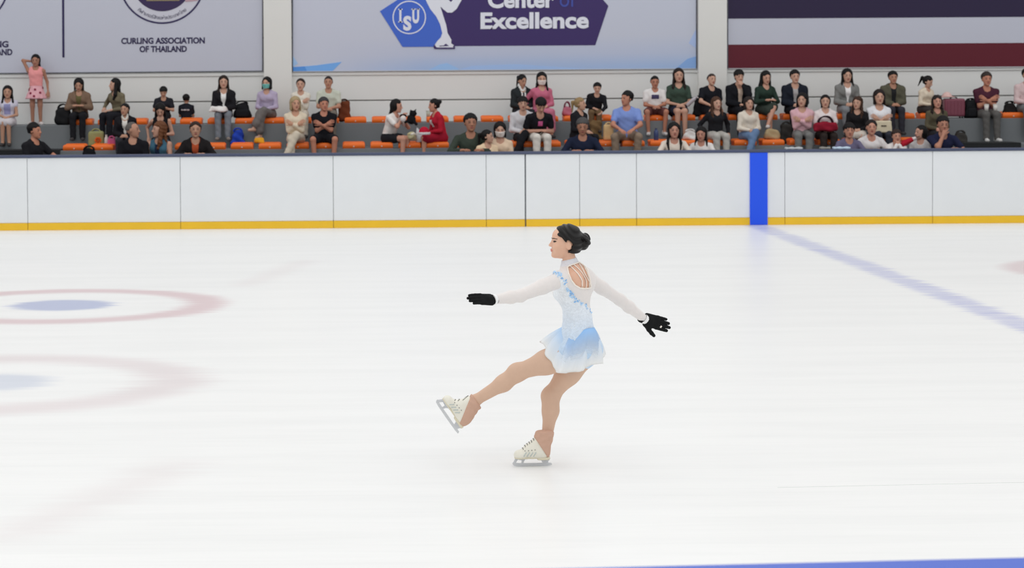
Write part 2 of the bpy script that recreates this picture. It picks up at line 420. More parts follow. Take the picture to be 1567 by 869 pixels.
def text_mesh(s, bold=0.0, shear=0.0, extrude=0.004):
    c = bpy.data.curves.new('lettering', 'FONT'); c.body = s; c.size = 1.0; c.offset = bold; c.extrude = 0.0; c.resolution_u = 4
    ob = bpy.data.objects.new('lettering_tmp', c); COL.objects.link(ob)
    dg = bpy.context.evaluated_depsgraph_get(); me = bpy.data.meshes.new_from_object(ob.evaluated_get(dg))
    V = np.array([v.co[:] for v in me.vertices]); Fc = [tuple(p.vertices) for p in me.polygons]
    bpy.data.objects.remove(ob); bpy.data.curves.remove(c); bpy.data.meshes.remove(me)
    return V, Fc
def letter(s, px0, px1, py_base, py_top, m, parent, layer, bold=0.0, ref=None, name='lettering'):
    """text fitted so its ink spans px0..px1, and cap height py_base..py_top"""
    V, Fc = text_mesh(s, bold); R, _ = text_mesh(ref or s, bold)
    x0, x1 = V[:, 0].min(), V[:, 0].max(); y0, y1 = 0.0, R[:, 1].max()
    o = np.array(parent.location); off = 0.004*layer
    sl = -0.0068
    P = []
    for x, y, _z in V:
        px = px0+(x-x0)/(x1-x0)*(px1-px0); py = py_base+(y-y0)/(y1-y0)*(py_top-py_base)+sl*(px-px0)
        P.append(wp(px, py, off)-o)
    n = len(P); V2 = P+[p+np.array([0, 0.003, 0]) for p in P]
    F2 = list(Fc)+[tuple(n+i for i in reversed(f)) for f in Fc]
    from collections import Counter
    ec = Counter()
    for f in Fc:
        for i in range(len(f)): ec[frozenset((f[i], f[(i+1) % len(f)]))] += 1
    for f in Fc:
        for i in range(len(f)):
            a, b = f[i], f[(i+1) % len(f)]
            if ec[frozenset((a, b))] == 1: F2.append((b, a, n+a, n+b))
    return MB().add(V2, F2).build(name, m, parent)

vinyl = lambda rgb: mat('vinyl_print', rgb, 0.55, 1.34, 0.015, 3.0, 0.3)
TOPY = -150
def banner(x0, x1, yb0, yb1, label, rgb, name='wall_banner'):
    c = wp((x0+x1)/2, (yb0+yb1)/2); e = empty(name, c); tag(e, label, 'banner')
    poly([(x0, TOPY+5), (x1, TOPY), (x1, yb1), (x0, yb0)], 'sheet', vinyl(rgb), e, 0, 0.02)
    fr = mat('banner_edge', (96, 98, 108), 0.5); fb = fr if x0 < 0 else mat('banner_hem', (190, 190, 194), 0.5)
    poly([(x0, yb0-0.6), (x1, yb1-0.6), (x1, yb1+0.7), (x0, yb0+0.7)], 'edge_strip', fb, e, 2, 0.02)
    poly([(x0-0.4, TOPY), (x0+0.9, TOPY), (x0+0.9, yb0), (x0-0.4, yb0)], 'edge_strip', fr, e, 2, 0.02)
    poly([(x1-0.9, TOPY), (x1+0.4, TOPY), (x1+0.4, yb1), (x1-0.9, yb1)], 'edge_strip', fr, e, 2, 0.02)
    return e
navy = vinyl((42, 36, 70))
# left banner
b1 = banner(-215, 402, 114, 108.5, 'pale grey banner with purple round emblem and curling association lettering', (176, 178, 190))
poly([(94, TOPY), (97.4, TOPY), (98.8, 88), (95.4, 88)], 'divider_line', vinyl((40, 34, 72)), b1, 1)
letter('CURLING ASSOCIATION', 185.5, 313.5, 67.0, 57.8, navy, b1, 1, 0.040)
letter('OF THAILAND', 213.5, 286, 79.5, 70.3, navy, b1, 1, 0.040)
letter('SKATING', -46, 13, 72.5, 63, navy, b1, 1, 0.040)
letter('OF THAILAND', -53, 19, 84.5, 75.2, navy, b1, 1, 0.040)
ringmesh(248, -29.5, 63.6, 66.2, 'emblem_rim', vinyl((46, 40, 78)), b1, 1)
poly(circ(248, -29.5, 63.0), 'emblem_band', vinyl((184, 184, 194)), b1, 1)
poly(circ(248, -29.5, 46.8), 'emblem_disc', vinyl((50, 38, 74)), b1, 2)
poly([(225, 1.6), (274, 1.2), (278, -4), (221, -4)], 'emblem_plinth', vinyl((128, 116, 92)), b1, 3)
poly([(284, 3), (302, 1), (306, -6), (282, -5)], 'emblem_ribbon', vinyl((170, 140, 150)), b1, 3)
ringmesh(-52, -26, 63.6, 66.2, 'emblem_rim', vinyl((46, 40, 78)), b1, 1)
poly(circ(-52, -26, 63.0), 'emblem_band', vinyl((184, 184, 194)), b1, 1)
poly(circ(-52, -26, 46.8), 'emblem_disc', vinyl((50, 38, 74)), b1, 2)
# Thai lettering along the lower arc
clusters = ['กี', 'ฬ', 'า', 'เ', 'ค', 'อ', 'ร์', 'ลิ', 'ง', 'แ', 'ห่', 'ง', 'ป', 'ร', 'ะ', 'เ', 'ท', 'ศ', 'ไ', 'ท', 'ย']
def thai(cx, cy):
    meshes = [text_mesh(c) for c in clusters]
    wd = [max(0.25, (v[:, 0].max()-v[:, 0].min()))+0.10 if len(v) else 0.3 for v, f in meshes]
    tot = sum(wd); size = 7.6; R = 59.2; span = tot*size/R; a = math.pi/2+span/2; o = np.array(b1.location); mb = MB()
    for (V, Fc), w_ in zip(meshes, wd):
        a -= w_*size/R/2
        if len(V):
            xm = (V[:, 0].max()+V[:, 0].min())/2; P = []
            ca, sa = math.cos(a), math.sin(a)
            for x, y, _z in V:
                lx, ly = (x-xm)*size, y*size
                px = cx+(R-ly)*ca+lx*sa; py = cy+(R-ly)*sa-lx*ca
                P.append(wp(px, py, 0.010)-o)
            mb.add(P, Fc)
        a -= w_*size/R/2
    mb.build('emblem_lettering', navy, b1)
thai(248, -29.5)

# centre banner
b2 = banner(447.5, 1066, 109.5, 105.0, 'pale blue centre banner with blue and purple logo above the spectators', (178, 183, 200), 'wall_banner')
def sheet_grad():
    m = bpy.data.materials.new('printed_ice_blue'); m.use_nodes = True; nt = m.node_tree; N = nt.nodes; Lk = nt.links
    b = N['Principled BSDF']; b.inputs['Roughness'].default_value = 0.55
    tc = N.new('ShaderNodeTexCoord'); sp = N.new('ShaderNodeSeparateXYZ'); Lk.new(tc.outputs['Object'], sp.inputs[0])
    r = N.new('ShaderNodeMapRange'); Lk.new(sp.outputs[2], r.inputs[0]); r.inputs[1].default_value = 0.05; r.inputs[2].default_value = 0.60
    cr = N.new('ShaderNodeValToRGB'); cr.color_ramp.elements[0].color = (*L3((150, 172, 206), 1.32), 1); cr.color_ramp.elements[1].color = (*L3((180, 184, 198), 1.32), 1)
    e = cr.color_ramp.elements.new(0.4); e.color = (*L3((170, 179, 201), 1.32), 1)
    Lk.new(r.outputs[0], cr.inputs[0])
    r2 = N.new('ShaderNodeMapRange'); Lk.new(sp.outputs[0], r2.inputs[0]); r2.inputs[1].default_value = -3.2; r2.inputs[2].default_value = -1.2
    mx = N.new('ShaderNodeMix'); mx.data_type = 'RGBA'; Lk.new(r2.outputs[0], mx.inputs[0]); mx.inputs[6].default_value = (*L3((181, 184, 198), 1.32), 1); Lk.new(cr.outputs[0], mx.inputs[7])
    Lk.new(mx.outputs[2], b.inputs['Base Color']); return m
sh = [c for c in b2.children if c.name.startswith('sheet')][0]; sh.data.materials[0] = sheet_grad()
poly([(447.8, 85), (456, 97), (448, 103)], 'print_shard', vinyl((150, 182, 220)), b2, 1)
poly([(447.8, 103), (485, 99.8), (523, 94.6), (509, 108.6), (448, 109)], 'print_shard', vinyl((108, 158, 216)), b2, 1)
poly([(447.8, 102.5), (466, 101.5), (470, 108.8), (448, 109)], 'print_shard', vinyl((80, 136, 204)), b2, 2)
poly([(655, 107.7), (672, 99), (684, 96.5), (700, 104), (704, 107.4)], 'print_shard', vinyl((140, 176, 222)), b2, 1)
poly([(700, 107.4), (722, 101), (790, 98.5), (860, 103), (905, 106.2)], 'print_shard', vinyl((148, 176, 216)), b2, 1)
poly([(1034, 105.2), (1052, 90), (1065.4, 86), (1065.4, 105)], 'print_shard', vinyl((124, 158, 206)), b2, 1)
poly([(1054, 66), (1065.4, 44), (1065.4, 74)], 'print_shard', vinyl((158, 176, 212)), b2, 1)
lb = vinyl((62, 96, 186)); dk = vinyl((56, 42, 92)); wt = vinyl((206, 208, 222))
poly([(581.3, 17.2), (606, 1.2), (660, -36), (668, -6), (678, 30), (680, 60), (668, 71.5), (616, 71.8)], 'logo_left_panel', lb, b2, 2)
poly([(648, -36), (770, -82), (880, -50), (931, 9), (911, 69.2), (690, 70.6), (672, 70.8), (664, 40)], 'logo_right_panel', dk, b2, 1)
leg = [(1095,-160),(1080,-60),(1095,0),(1125,60),(1165,110),(1190,160),(1205,220),(1195,250),(1170,275),(1155,300),(1158,318),(1285,318),(1283,302),(1264,288),(1266,265),(1240,220),(1232,170),(1213,110),(1192,42),
       (1212,62),(1240,84),(1270,84),(1300,60),(1334,0),(1345,-40),(1310,-70),(1290,-20),(1262,14),(1235,-14),(1250,-120),(1200,-190)]
poly([(400+x/4.353, y/4.353) for x, y in leg], 'skater_silhouette', wt, b2, 3)
ol = [(1152,295),(1146,312),(1152,326),(1290,326),(1288,306),(1276,302),(1280,316),(1166,316),(1160,306)]
poly([(400+x/4.353, y/4.353) for x, y in ol], 'skate_outline', dk, b2, 4)
poly([(400+x/4.353, y/4.353) for x, y in [(1185,304),(1215,302),(1228,290),(1236,296),(1250,306),(1186,309)]], 'skate_outline', dk, b2, 4)
ringmesh(626.3, 26.6, 23.9, 25.6, 'logo_ring', wt, b2, 3)
def serif_I(x0, x1, y0, y1, st):
    xm = (x0+x1)/2; mb = [( [(xm-st/2, y0), (xm+st/2, y0), (xm+st/2, y1), (xm-st/2, y1)] ), [(x0, y0), (x1, y0), (x1, y0+1.7), (x0, y0+1.7)], [(x0, y1-1.7), (x1, y1-1.7), (x1, y1), (x0, y1)]]
    for q in mb: poly(q, 'lettering', wt, b2, 3)
serif_I(609.4, 616.0, 13.4, 34.4, 3.2)
letter('S', 617.0, 629.6, 45.4, 24.2, wt, b2, 3, 0.05)
letter('U', 631.0, 641.4, 34.2, 13.0, wt, b2, 3, 0.05)
poly([(629.4, 13.2), (636.2, 13.2), (636.2, 14.8), (629.4, 14.8)], 'lettering', wt, b2, 3)
poly([(637.6, 13.0), (642.6, 13.0), (642.6, 14.6), (637.6, 14.6)], 'lettering', wt, b2, 3)
letter('Excellence', 735.3, 901, 43.2, 19.2, wt, b2, 3, 0.036)
letter('Center', 746.5, 849, 11.2, -13.5, wt, b2, 3, 0.036)
letter('of', 856.5, 881, 10.4, -14.5, vinyl((62, 74, 150)), b2, 3, 0.0)
# flag banner
b3 = banner(1113.5, 1790, 105.0, 101.0, 'striped flag banner in navy, white and dark red at upper right', (176, 178, 190), 'flag_banner')
sl = lambda y, x: y-0.0062*(x-1113.5)
def stripe(y0, y1, rgb): poly([(1113.5, y0), (1790, sl(y0, 1790)), (1790, sl(y1, 1790)), (1113.5, y1)], 'stripe', vinyl(rgb), b3, 1)
stripe(68.3, 104.8, (86, 22, 36)); stripe(-50, 28.6, (38, 29, 58)); stripe(-125, -88, (86, 22, 36))

# ---- orange seats on the two upper steps
orange = mat('orange_plastic', (238, 110, 34), 0.42, 1.12, 0.05, 6.0, 0.4)
def seat_mesh():
    w, dp, h = 0.372, 0.34, 0.098; n = 10; V = []; Fc = []
    prof = []   # (y, z) outline of the shell, front lip rolled over
    for i in range(7):
        a = math.pi*1.0-i/6*math.pi/2; prof.append((0.045+0.045*math.cos(a), h-0.045+0.045*math.sin(a)))
    prof = [(0.0, 0.0)]+prof+[(0.16, h-0.010), (0.27, h-0.010), (0.32, h-0.002), (dp, h+0.012), (dp+0.010, h+0.006), (0.335, h-0.015), (0.30, 0.05), (0.29, 0.0)]
    m = len(prof); xs = [(-w/2, 0.80), (-w/2+0.012, 0.93), (-w/2+0.035, 1.0), (w/2-0.035, 1.0), (w/2-0.012, 0.93), (w/2, 0.80)]
    for x, s in xs:
        for y, z in prof: V.append((x, 0.18+(y-0.18)*(0.94+0.06*s) if s < 1 else y, z*s))
    for i in range(len(xs)-1):
        for k in range(m): Fc.append((i*m+k, i*m+(k+1) % m, (i+1)*m+(k+1) % m, (i+1)*m+k))
    Fc += [tuple(range(m-1, -1, -1)), tuple((len(xs)-1)*m+k for k in range(m))]
    return mesh_np('seat_shell', V, [f[::-1] for f in Fc], True)
seat_me = seat_mesh(); seat_me.materials.append(orange)
for p in seat_me.polygons:
    if len(p.vertices) > 4: p.use_smooth = False
bolt_me = MB().tube([(0, -0.004, 0), (0, 0.004, 0)], 0.011, 8).mesh('bolt'); bolt_me.materials.append(mat('bolt', (215, 205, 195), 0.4))
def seats(x0px, pitch, ks, Y, Z, ypix, step):
    for k in ks:
        px = x0px+pitch*k+17
        e = empty('terrace_seat', (float(at(px, ypix, Y)[0]), Y+0.03, Z))
        tag(e, 'orange plastic seat shell fixed on the %s terrace step' % step, 'seat', 'orange seats on the %s step' % step)
        for nm, me, loc in (('seat_shell', seat_me, (0, 0, 0)), ('bolt', bolt_me, (0, -0.001, 0.035))):
            o = bpy.data.objects.new(nm, me); o.location = loc; o.parent = e; COL.objects.link(o)
seats(353, 42.85, [k for k in range(-6, 26)], YA, ZA, 222, 'middle')
seats(527, 42.0, [-10, -9, -8, -7, -6, -5, -4, -3, -2, -1]+list(range(0, 21))+[21, 24, 25], YR, ZR, 187, 'upper')
# ================================================================== PEOPLE: canonical pieces
def skull_parts():
    return dict(
        cran=ell((0, 0.012, 0.022), (0.074, 0.092, 0.090)),
        face=ell((0, -0.026, -0.022), (0.062, 0.062, 0.082)),
        jaw=ell((0, -0.036, -0.070), (0.043, 0.046, 0.038)))
def head_fn(eye_dig=0.004):
    P = skull_parts()
    nose = [cap((0, -0.082, 0.016), (0, -0.103, -0.020), 0.007, 0.011), ell((0.009, -0.092, -0.024), (0.009, 0.012, 0.008)), ell((-0.009, -0.092, -0.024), (0.009, 0.012, 0.008))]
    lipu = ell((0, -0.087, -0.048), (0.022, 0.012, 0.006)); lipl = ell((0, -0.085, -0.058), (0.019, 0.012, 0.007))
    chin = ell((0, -0.072, -0.090), (0.022, 0.018, 0.018))
    ears = [ell((s*0.074, 0.010, 0.000), (0.010, 0.019, 0.031)) for s in (-1, 1)]
    eyes = [ell((s*0.031, -0.083, 0.008), (0.019, 0.014, 0.012)) for s in (-1, 1)]
    balls = [ell((s*0.031, -0.069, 0.008), (0.015, 0.014, 0.011)) for s in (-1, 1)]
    def f(p):
        d = smin(smin(P['cran'](p), P['face'](p), 0.03), P['jaw'](p), 0.03)
        d = smin(d, chin(p), 0.015)
        for e in eyes: d = smax(d, -(e(p)+0.004), 0.010)
        for e in balls: d = smin(d, e(p), 0.003)
        for n in nose: d = smin(d, n(p), 0.009)
        d = smin(smin(d, lipu(p), 0.004), lipl(p), 0.004)
        for e in ears: d = smin(d, e(p), 0.008)
        return d
    return f
HEAD = head_fn()
def face_regions(V, Q):
    """0 skin, 1 eye, 2 lips, 3 brow"""
    c = V[Q].mean(1); x, y, z = np.abs(c[:, 0]), c[:, 1], c[:, 2]
    m = np.zeros(len(Q), int)
    m[(y < -0.05) & (((x-0.031)/0.0155)**2+((z-0.008)/0.0062)**2 < 1)] = 1
    m[(y < -0.06) & (((x)/0.023)**2+((z+0.053)/0.0105)**2 < 1) & (y < -0.083)] = 2
    m[(y < -0.05) & (np.abs(z-0.030+0.10*(x-0.03)**2*60) < 0.0045) & (x > 0.013) & (x < 0.050)] = 3
    return m
HV, HQ = sdf(HEAD, (-0.09, -0.115, -0.12), (0.09, 0.11, 0.12), 0.0055)
HM = face_regions(HV, HQ)
def hair_fn(style):
    P = skull_parts(); infl = 0.017 if style not in ('crop', 'bald') else (0.007 if style == 'crop' else 0.004)
    capf = uni([P['cran'], ell((0, 0.02, 0.0), (0.072, 0.085, 0.085))], 0.02)
    bangs = style in ('bangs', 'longbangs', 'bob', 'ponybangs')
    hl = 0.050 if bangs else (0.068 if style != 'bald' else 0.088)
    extra = []
    if style in ('long', 'longbangs', 'wavy'):
        extra = [econe((0, 0.055, 0.02), (0, 0.085, -0.20), (1, 0, 0), (0, 1, 0), (0.083, 0.045), (0.095, 0.030))]
        for s in (-1, 1): extra += [econe((s*0.075, 0.015, 0.03), (s*0.098, -0.022, -0.19), (1, 0, 0), (0, 1, 0), (0.016, 0.034), (0.022, 0.034)), econe((s*0.098, -0.022, -0.19), (s*0.088, -0.060, -0.28), (1, 0, 0), (0, 1, 0), (0.022, 0.032), (0.012, 0.018))]
    if style == 'bob':
        extra = [econe((0, 0.05, 0.02), (0, 0.055, -0.09), (1, 0, 0), (0, 1, 0), (0.084, 0.05), (0.088, 0.045))]
        for s in (-1, 1): extra += [econe((s*0.078, 0.01, 0.03), (s*0.084, -0.02, -0.10), (1, 0, 0), (0, 1, 0), (0.014, 0.034), (0.014, 0.030))]
    if style == 'longback':
        extra = [econe((0, 0.06, 0.02), (0, 0.09, -0.20), (1, 0, 0), (0, 1, 0), (0.078, 0.04), (0.075, 0.028))]
    if style in ('pony', 'ponybangs'):
        extra = [cap((0, 0.10, 0.04), (0, 0.145, 0.03), 0.018, 0.026), cap((0, 0.145, 0.03), (0, 0.150, -0.15), 0.030, 0.010)]
    if style == 'bun': extra = [ell((0, 0.120, 0.045), (0.036, 0.034, 0.036)), cap((0, 0.085, 0.04), (0, 0.12, 0.045), 0.025)]
    curly = style == 'wavy'
    low = {'short': -0.035, 'crop': -0.02, 'bald': -0.01, 'pony': -0.06, 'ponybangs': -0.06, 'bun': -0.06}.get(style, -0.10)
    def f(p):
        x, y, z = p[:, 0], p[:, 1], p[:, 2]
        vol = 0.010*np.clip(z*14, 0, 1)
        sidef = 1.0 if style not in ('short', 'bangs', 'pony', 'bun', 'ponybangs') else np.clip(0.35+z*14, 0.25, 1)
        d = capf(p)-infl*sidef*(0.55+0.45*np.clip((y+0.045)*18, 0, 1))-np.clip((y+0.06)*12, 0.1, 1)*(vol if style in ('short', 'bangs', 'bob', 'long', 'longbangs', 'wavy') else 0)
        # open the face: below the hairline and in front of the ears
        hz = hl-0.020*np.clip(np.abs(x)/0.06, 0, 1)**2+(0.009 if bangs else 0.006)*np.sin(x*170+1.0)
        if style == 'bald': hz = hl-0.08*np.clip((y+0.02)*12, 0, 1)
        cut = np.maximum(z-hz, y+0.014-0.012*np.clip(z*20, -1, 1))
        d = smax(d, -cut, 0.010)
        d = smax(d, low-z, 0.012)
        for e in extra: d = smin(d, e(p), 0.02)
        if extra:   # keep the face clear
            fc = np.sqrt((x/0.064)**2+((y+0.085)/0.075)**2+((z+0.02)/0.105)**2)-1
            d = smax(d, -fc*0.06, 0.008)
        am = 0.0035 if not curly else 0.011
        w = np.sin(x*150+3*np.sin(z*18))*0.4+np.sin(np.arctan2(y, x)*22+z*14)*0.6
        if curly: w = np.sin(x*85+z*40)*np.sin(z*75+y*50)
        return d+am*w*0.5
    return f
HAIR = {}
def hair_mesh(style):
    if style not in HAIR:
        V, Q = sdf(hair_fn(style), (-0.13, -0.13, -0.34), (0.13, 0.20, 0.15), 0.007)
        HAIR[style] = mesh_np('hair', V, Q)
    return HAIR[style]
def hand_fn(curl=0.5, spread=0.0, thumb=0.6, k=1.0):
    """wrist at origin, fingers +X, thumb +Y, back of hand +Z (right hand seen from above has thumb +Y)"""
    P = [rbox((0.045, 0.0, -0.002), (0.046, 0.037, 0.013), 0.012), cap((-0.02, 0, 0), (0.03, 0, -0.001), 0.023, 0.024)]
    fing = []
    for i, (y, L) in enumerate(((0.030, 0.070), (0.010, 0.080), (-0.010, 0.074), (-0.029, 0.058))):
        a = curl*(0.55+0.06*i); p = np.array([0.085-0.004*abs(i-1), y, 0.0]); ang = 0.0; sp = spread*(1.0-i*0.66); r = 0.0092 if i < 3 else 0.008
        for j, fr in enumerate((0.46, 0.30, 0.24)):
            ang += a*(0.7 if j == 0 else 1.0)
            q = p+L*fr*np.array([math.cos(ang)*math.cos(sp), math.cos(ang)*math.sin(sp), -math.sin(ang)])
            fing.append(cap(p, q, r-0.0006*j, r-0.0006*(j+1))); p = q
    t0 = np.array([0.018, 0.026, -0.006]); t1 = t0+0.036*np.array([math.cos(thumb), math.sin(thumb), -0.18]); t2 = t1+0.030*nrm([math.cos(thumb*0.75), math.sin(thumb*0.75), -0.25]); t3 = t2+0.024*nrm([math.cos(thumb*0.6), math.sin(thumb*0.6), -0.3])
    th = [cap(t0, t1, 0.014, 0.011), cap(t1, t2, 0.011, 0.0095), cap(t2, t3, 0.0095, 0.008)]
    palm = uni(P, 0.015); fi = uni(fing, 0.0025); tf = uni(th, 0.006)
    return lambda p: smin(smin(palm(p), fi(p), 0.007), tf(p), 0.010)
HANDV, HANDQ = sdf(hand_fn(0.45, 0.08, 0.55), (-0.05, -0.05, -0.10), (0.18, 0.10, 0.03), 0.0045)
def place_hand(wrist, fdir, back, thumb_in, s):
    """thumb_in: +Y side direction hint; mirrored when needed"""
    x = nrm(fdir); z = nrm(np.asarray(back)-x*np.dot(back, x)); y = np.cross(z, x)
    mir = np.dot(y, thumb_in) < 0
    V = HANDV.copy(); Q = HANDQ
    if mir: V[:, 1] *= -1; Q = Q[:, ::-1]
    R = np.stack([x, y, z], 1)
    return xf(V, R, wrist, s), Q
def ik(S, T, a, b, pole):
    S = np.asarray(S, float); T = np.asarray(T, float); v = T-S; L = np.linalg.norm(v)
    mx = (a+b)*0.995
    if L > mx: T = S+v/L*mx; v = T-S; L = mx
    L = max(L, abs(a-b)*1.05+1e-4)
    d = v/np.linalg.norm(v); ca = (a*a+L*L-b*b)/(2*a*L); ca = max(-1, min(1, ca))
    p = np.asarray(pole, float); p = p-d*np.dot(p, d); p = nrm(p)
    E = S+d*a*ca+p*a*math.sqrt(max(0, 1-ca*ca))
    return E, T
def shoe_mesh():
    def f(p):
        d = uni([econe((0, 0.05, 0.04), (0, -0.13, 0.032), (1, 0, 0), (0, 0, 1), (0.036, 0.045), (0.041, 0.032)), ell((0, 0.045, 0.075), (0.036, 0.045, 0.05))], 0.03)(p)
        return smax(smax(d, -p[:, 2], 0.008), p[:, 2]-0.105, 0.006)
    V, Q = sdf(f, (-0.06, -0.19, -0.01), (0.06, 0.12, 0.12), 0.010); return mesh_np('shoe', V, Q)
SHOE = shoe_mesh()
def mask_mesh():
    def f(p):
        d = np.abs(HEAD(p)-0.006)-0.004
        x, z, y = np.abs(p[:, 0]), p[:, 2], p[:, 1]
        return smax(smax(d, (np.abs(z+0.048)-0.043), 0.004), y+0.020, 0.004)
    V, Q = sdf(f, (-0.09, -0.13, -0.11), (0.09, 0.0, 0.03), 0.0055); return mesh_np('face_mask', V, Q)
MASK = mask_mesh()
EYE_M = mat('eye_dark', (52, 38, 34), 0.4); LIP_M = mat('lips', (168, 98, 88), 0.5); BROW_M = mat('brow', (48, 36, 32), 0.7)

ROWS = {'F': (YF+0.30, ZF, ZG), 'A': (YA+0.24, ZA+0.100, ZF), 'B': (YR+0.24, ZR+0.100, ZA), 'b': (YR+0.24, ZR, ZA), 'a': (YA+0.24, ZA, ZF)}
def fold(p, a=0.004, s=1.0):
    return a*(np.sin(p[:, 0]*31*s+p[:, 2]*23*s+1.3*np.sin(p[:, 1]*29))*np.sin(p[:, 2]*37*s-p[:, 1]*19*s+p[:, 0]*9))
def person(row, hx, top, label, sex='f', yaw=0, hyaw=0, hpitch=2, lean=8, side=0, hair='short', hc=(24, 21, 21), skin=(190, 146, 122),
           shirt=(60, 60, 66), sleeve='long', jacket=None, bottom='pants', bc=(48, 48, 54), shoes=(70, 66, 66), arms='lap', legs='sit', mask=None,
           kfix=None, hipy=0.0, collar=None, zoff=0.0, fat=1.0, group=None, name='person', print_=None, hroll=0, seath=None, bare=False):
    Y0, zseat, zfloor = ROWS[row]; Y0 += hipy
    if seath is not None: zseat = seath
    stand = legs == 'stand'
    zs = zseat-zfloor
    ly, sd = math.radians(lean), math.radians(side)
    t = np.array([math.sin(sd), -math.sin(ly)*math.cos(sd), math.cos(ly)*math.cos(sd)])
    tn = nrm(t*0.55+np.array([0, -0.04, 0.45]))
    hpr, hyr = math.radians(hpitch), math.radians(hyaw)
    # size: the crown has to reach the height seen in the photo
    ph = wp0 = at(hx, top, Y0)
    def crown(k): 
        return k*(0.09+0.455*t[2]+0.165*tn[2]+0.118)
    if stand:
        zbase = zseat; hz0 = 0.80
        k = (ph[2]-zbase)/(hz0+0.09*0+0.455*t[2]+0.165*tn[2]+0.118)
    else:
        k = kfix or (ph[2]-zseat)/crown(1.0)
    k = float(k)
    hw = (0.158 if sex == 'f' else 0.180)*(1 if sex != 'c' else 0.92)
    u = nrm(np.array([math.cos(sd), 0, -math.sin(sd)])); v = nrm(np.cross(t, u))
    base_z = 0.80*k if stand else zs+0.09*k
    pel = np.array([0, 0, base_z]); waist = pel+t*0.17*k; chest = pel+t*0.32*k; sh = pel+t*0.425*k; nb = pel+t*0.455*k
    hcen = nb+tn*0.165*k+np.array([0, -0.012*k, 0])
    RH = rotz(hyr) @ rotx(hpr) @ roty(math.radians(hroll))
    # world placement: head lands on hx
    yr = math.radians(yaw); off = rotz(yr) @ hcen
    X0 = float(at(hx, top, Y0+off[1])[0]-off[0])
    root = empty(name, (X0, Y0, zseat if stand else zfloor), yr); tag(root, label, 'person', group)
    if stand: zs = 0
    # ---- limbs
    up_arm, lo_arm = 0.265*k, 0.235*k
    S = {s: sh+u*s*hw*k+t*(-0.034*k) for s in (-1, 1)}
    zl = base_z-0.09*k
    tgt = {}
    A = arms if isinstance(arms, (tuple, list)) else (arms, arms)
    for s, a in zip((-1, 1), A):
        if a == 'lap': T = np.array([s*0.045*k, -0.27*k, zl+0.185*k]); pole = (s*0.7, 0.5, -0.6)
        elif a == 'knee': T = np.array([s*0.11*k, -0.36*k, zl+0.190*k]); pole = (s*0.8, 0.3, -0.5)
        elif a == 'cross': T = chest+np.array([-s*0.055*k, -0.150*k-(0.03*k if s > 0 else 0.0), -0.070*k]); pole = (s*0.55, 0.25, -1.0)
        elif a == 'phone': T = np.array([s*0.035*k, -0.25*k, zl+0.27*k]); pole = (s*0.8, 0.2, -0.6)
        elif a == 'chin': T = hcen+np.array([s*0.02*k, -0.11*k, -0.15*k]); pole = (s*0.6, -0.3, -1)
        elif a == 'down': T = np.array([s*0.25*k, -0.06*k, zl+0.11*k]); pole = (s*0.5, 0.9, 0)
        elif a == 'rail': T = np.array([s*0.15*k, -0.36*k, zl+0.33*k]); pole = (s*0.9, 0.3, -0.6)
        elif a == 'head': T = hcen+np.array([s*0.055*k, 0.05*k, -0.02*k]); pole = (s*1.0, -0.1, 0.15)
        elif a == 'hang': T = S[s]+np.array([s*0.10*k, -0.02*k, -0.47*k]); pole = (s*0.3, 1, 0)
        else: T = np.asarray(a, float)*k+np.array([0, 0, zl]); pole = (s*0.8, 0.3, -0.6)
        E, T = ik(S[s], T, up_arm, lo_arm, pole); tgt[s] = (E, T)
    leg = {}
    for s in (-1, 1):
        hp = pel+np.array([s*0.078*k, -0.01*k, -0.012*k])
        if stand:
            kn = np.array([s*0.085*k, -0.02*k, 0.43*k]); an = np.array([s*0.088*k, 0.0, 0.07*k]); fd = (s*0.35, -1, 0)
        else:
            wd_ = {'sit': 0.095, 'spread': 0.20, 'crossed': 0.07, 'close': 0.062}[legs]
            kn = np.array([s*wd_*k, -0.40*k, zs+0.065*k]); an = np.array([s*wd_*1.02*k, -0.42*k, max(0.075, zs-0.36*k)]); fd = (s*0.15, -1, 0)
            if legs == 'spread': kn[1] = -0.36*k; an = np.array([s*0.17*k, -0.33*k, an[2]])
            if legs == 'crossed' and s > 0:
                kn = np.array([0.02*k, -0.40*k, zs+0.145*k]); an = np.array([-0.16*k, -0.50*k, zs-0.20*k]); fd = (-0.5, -0.8, 0)
            if legs == 'close': an = np.array([s*0.07*k, -0.38*k, an[2]])
        leg[s] = (hp, kn, an, fd)
    fm = fat*(1.0 if sex != 'm' else 1.10)
    def torso_p(e=0.0):
        w = k*fm
        return [econe(pel-t*0.02*k, waist, u, v, (0.150*w+e, 0.108*w+e), (0.122*w+e, 0.092*w+e)),
                econe(waist, chest, u, v, (0.122*w+e, 0.092*w+e), (0.142*k*(1+(fm-1)*0.6)+e, 0.104*w+e)),
                econe(chest, sh, u, v, (0.142*k*(1+(fm-1)*0.6)+e, 0.100*w+e), (0.112*k+e, 0.062*k+e)),
                cap(S[-1], sh+t*0.012*k, 0.044*k+e, 0.050*k+e), cap(S[1], sh+t*0.012*k, 0.044*k+e, 0.050*k+e)]+([ell(chest-v*0.0+np.array([sx*0.062*k, -0.075*k, 0.0]), (0.058*k+e, 0.052*k+e, 0.058*k+e)) for sx in (-1, 1)] if sex == 'f' else [])
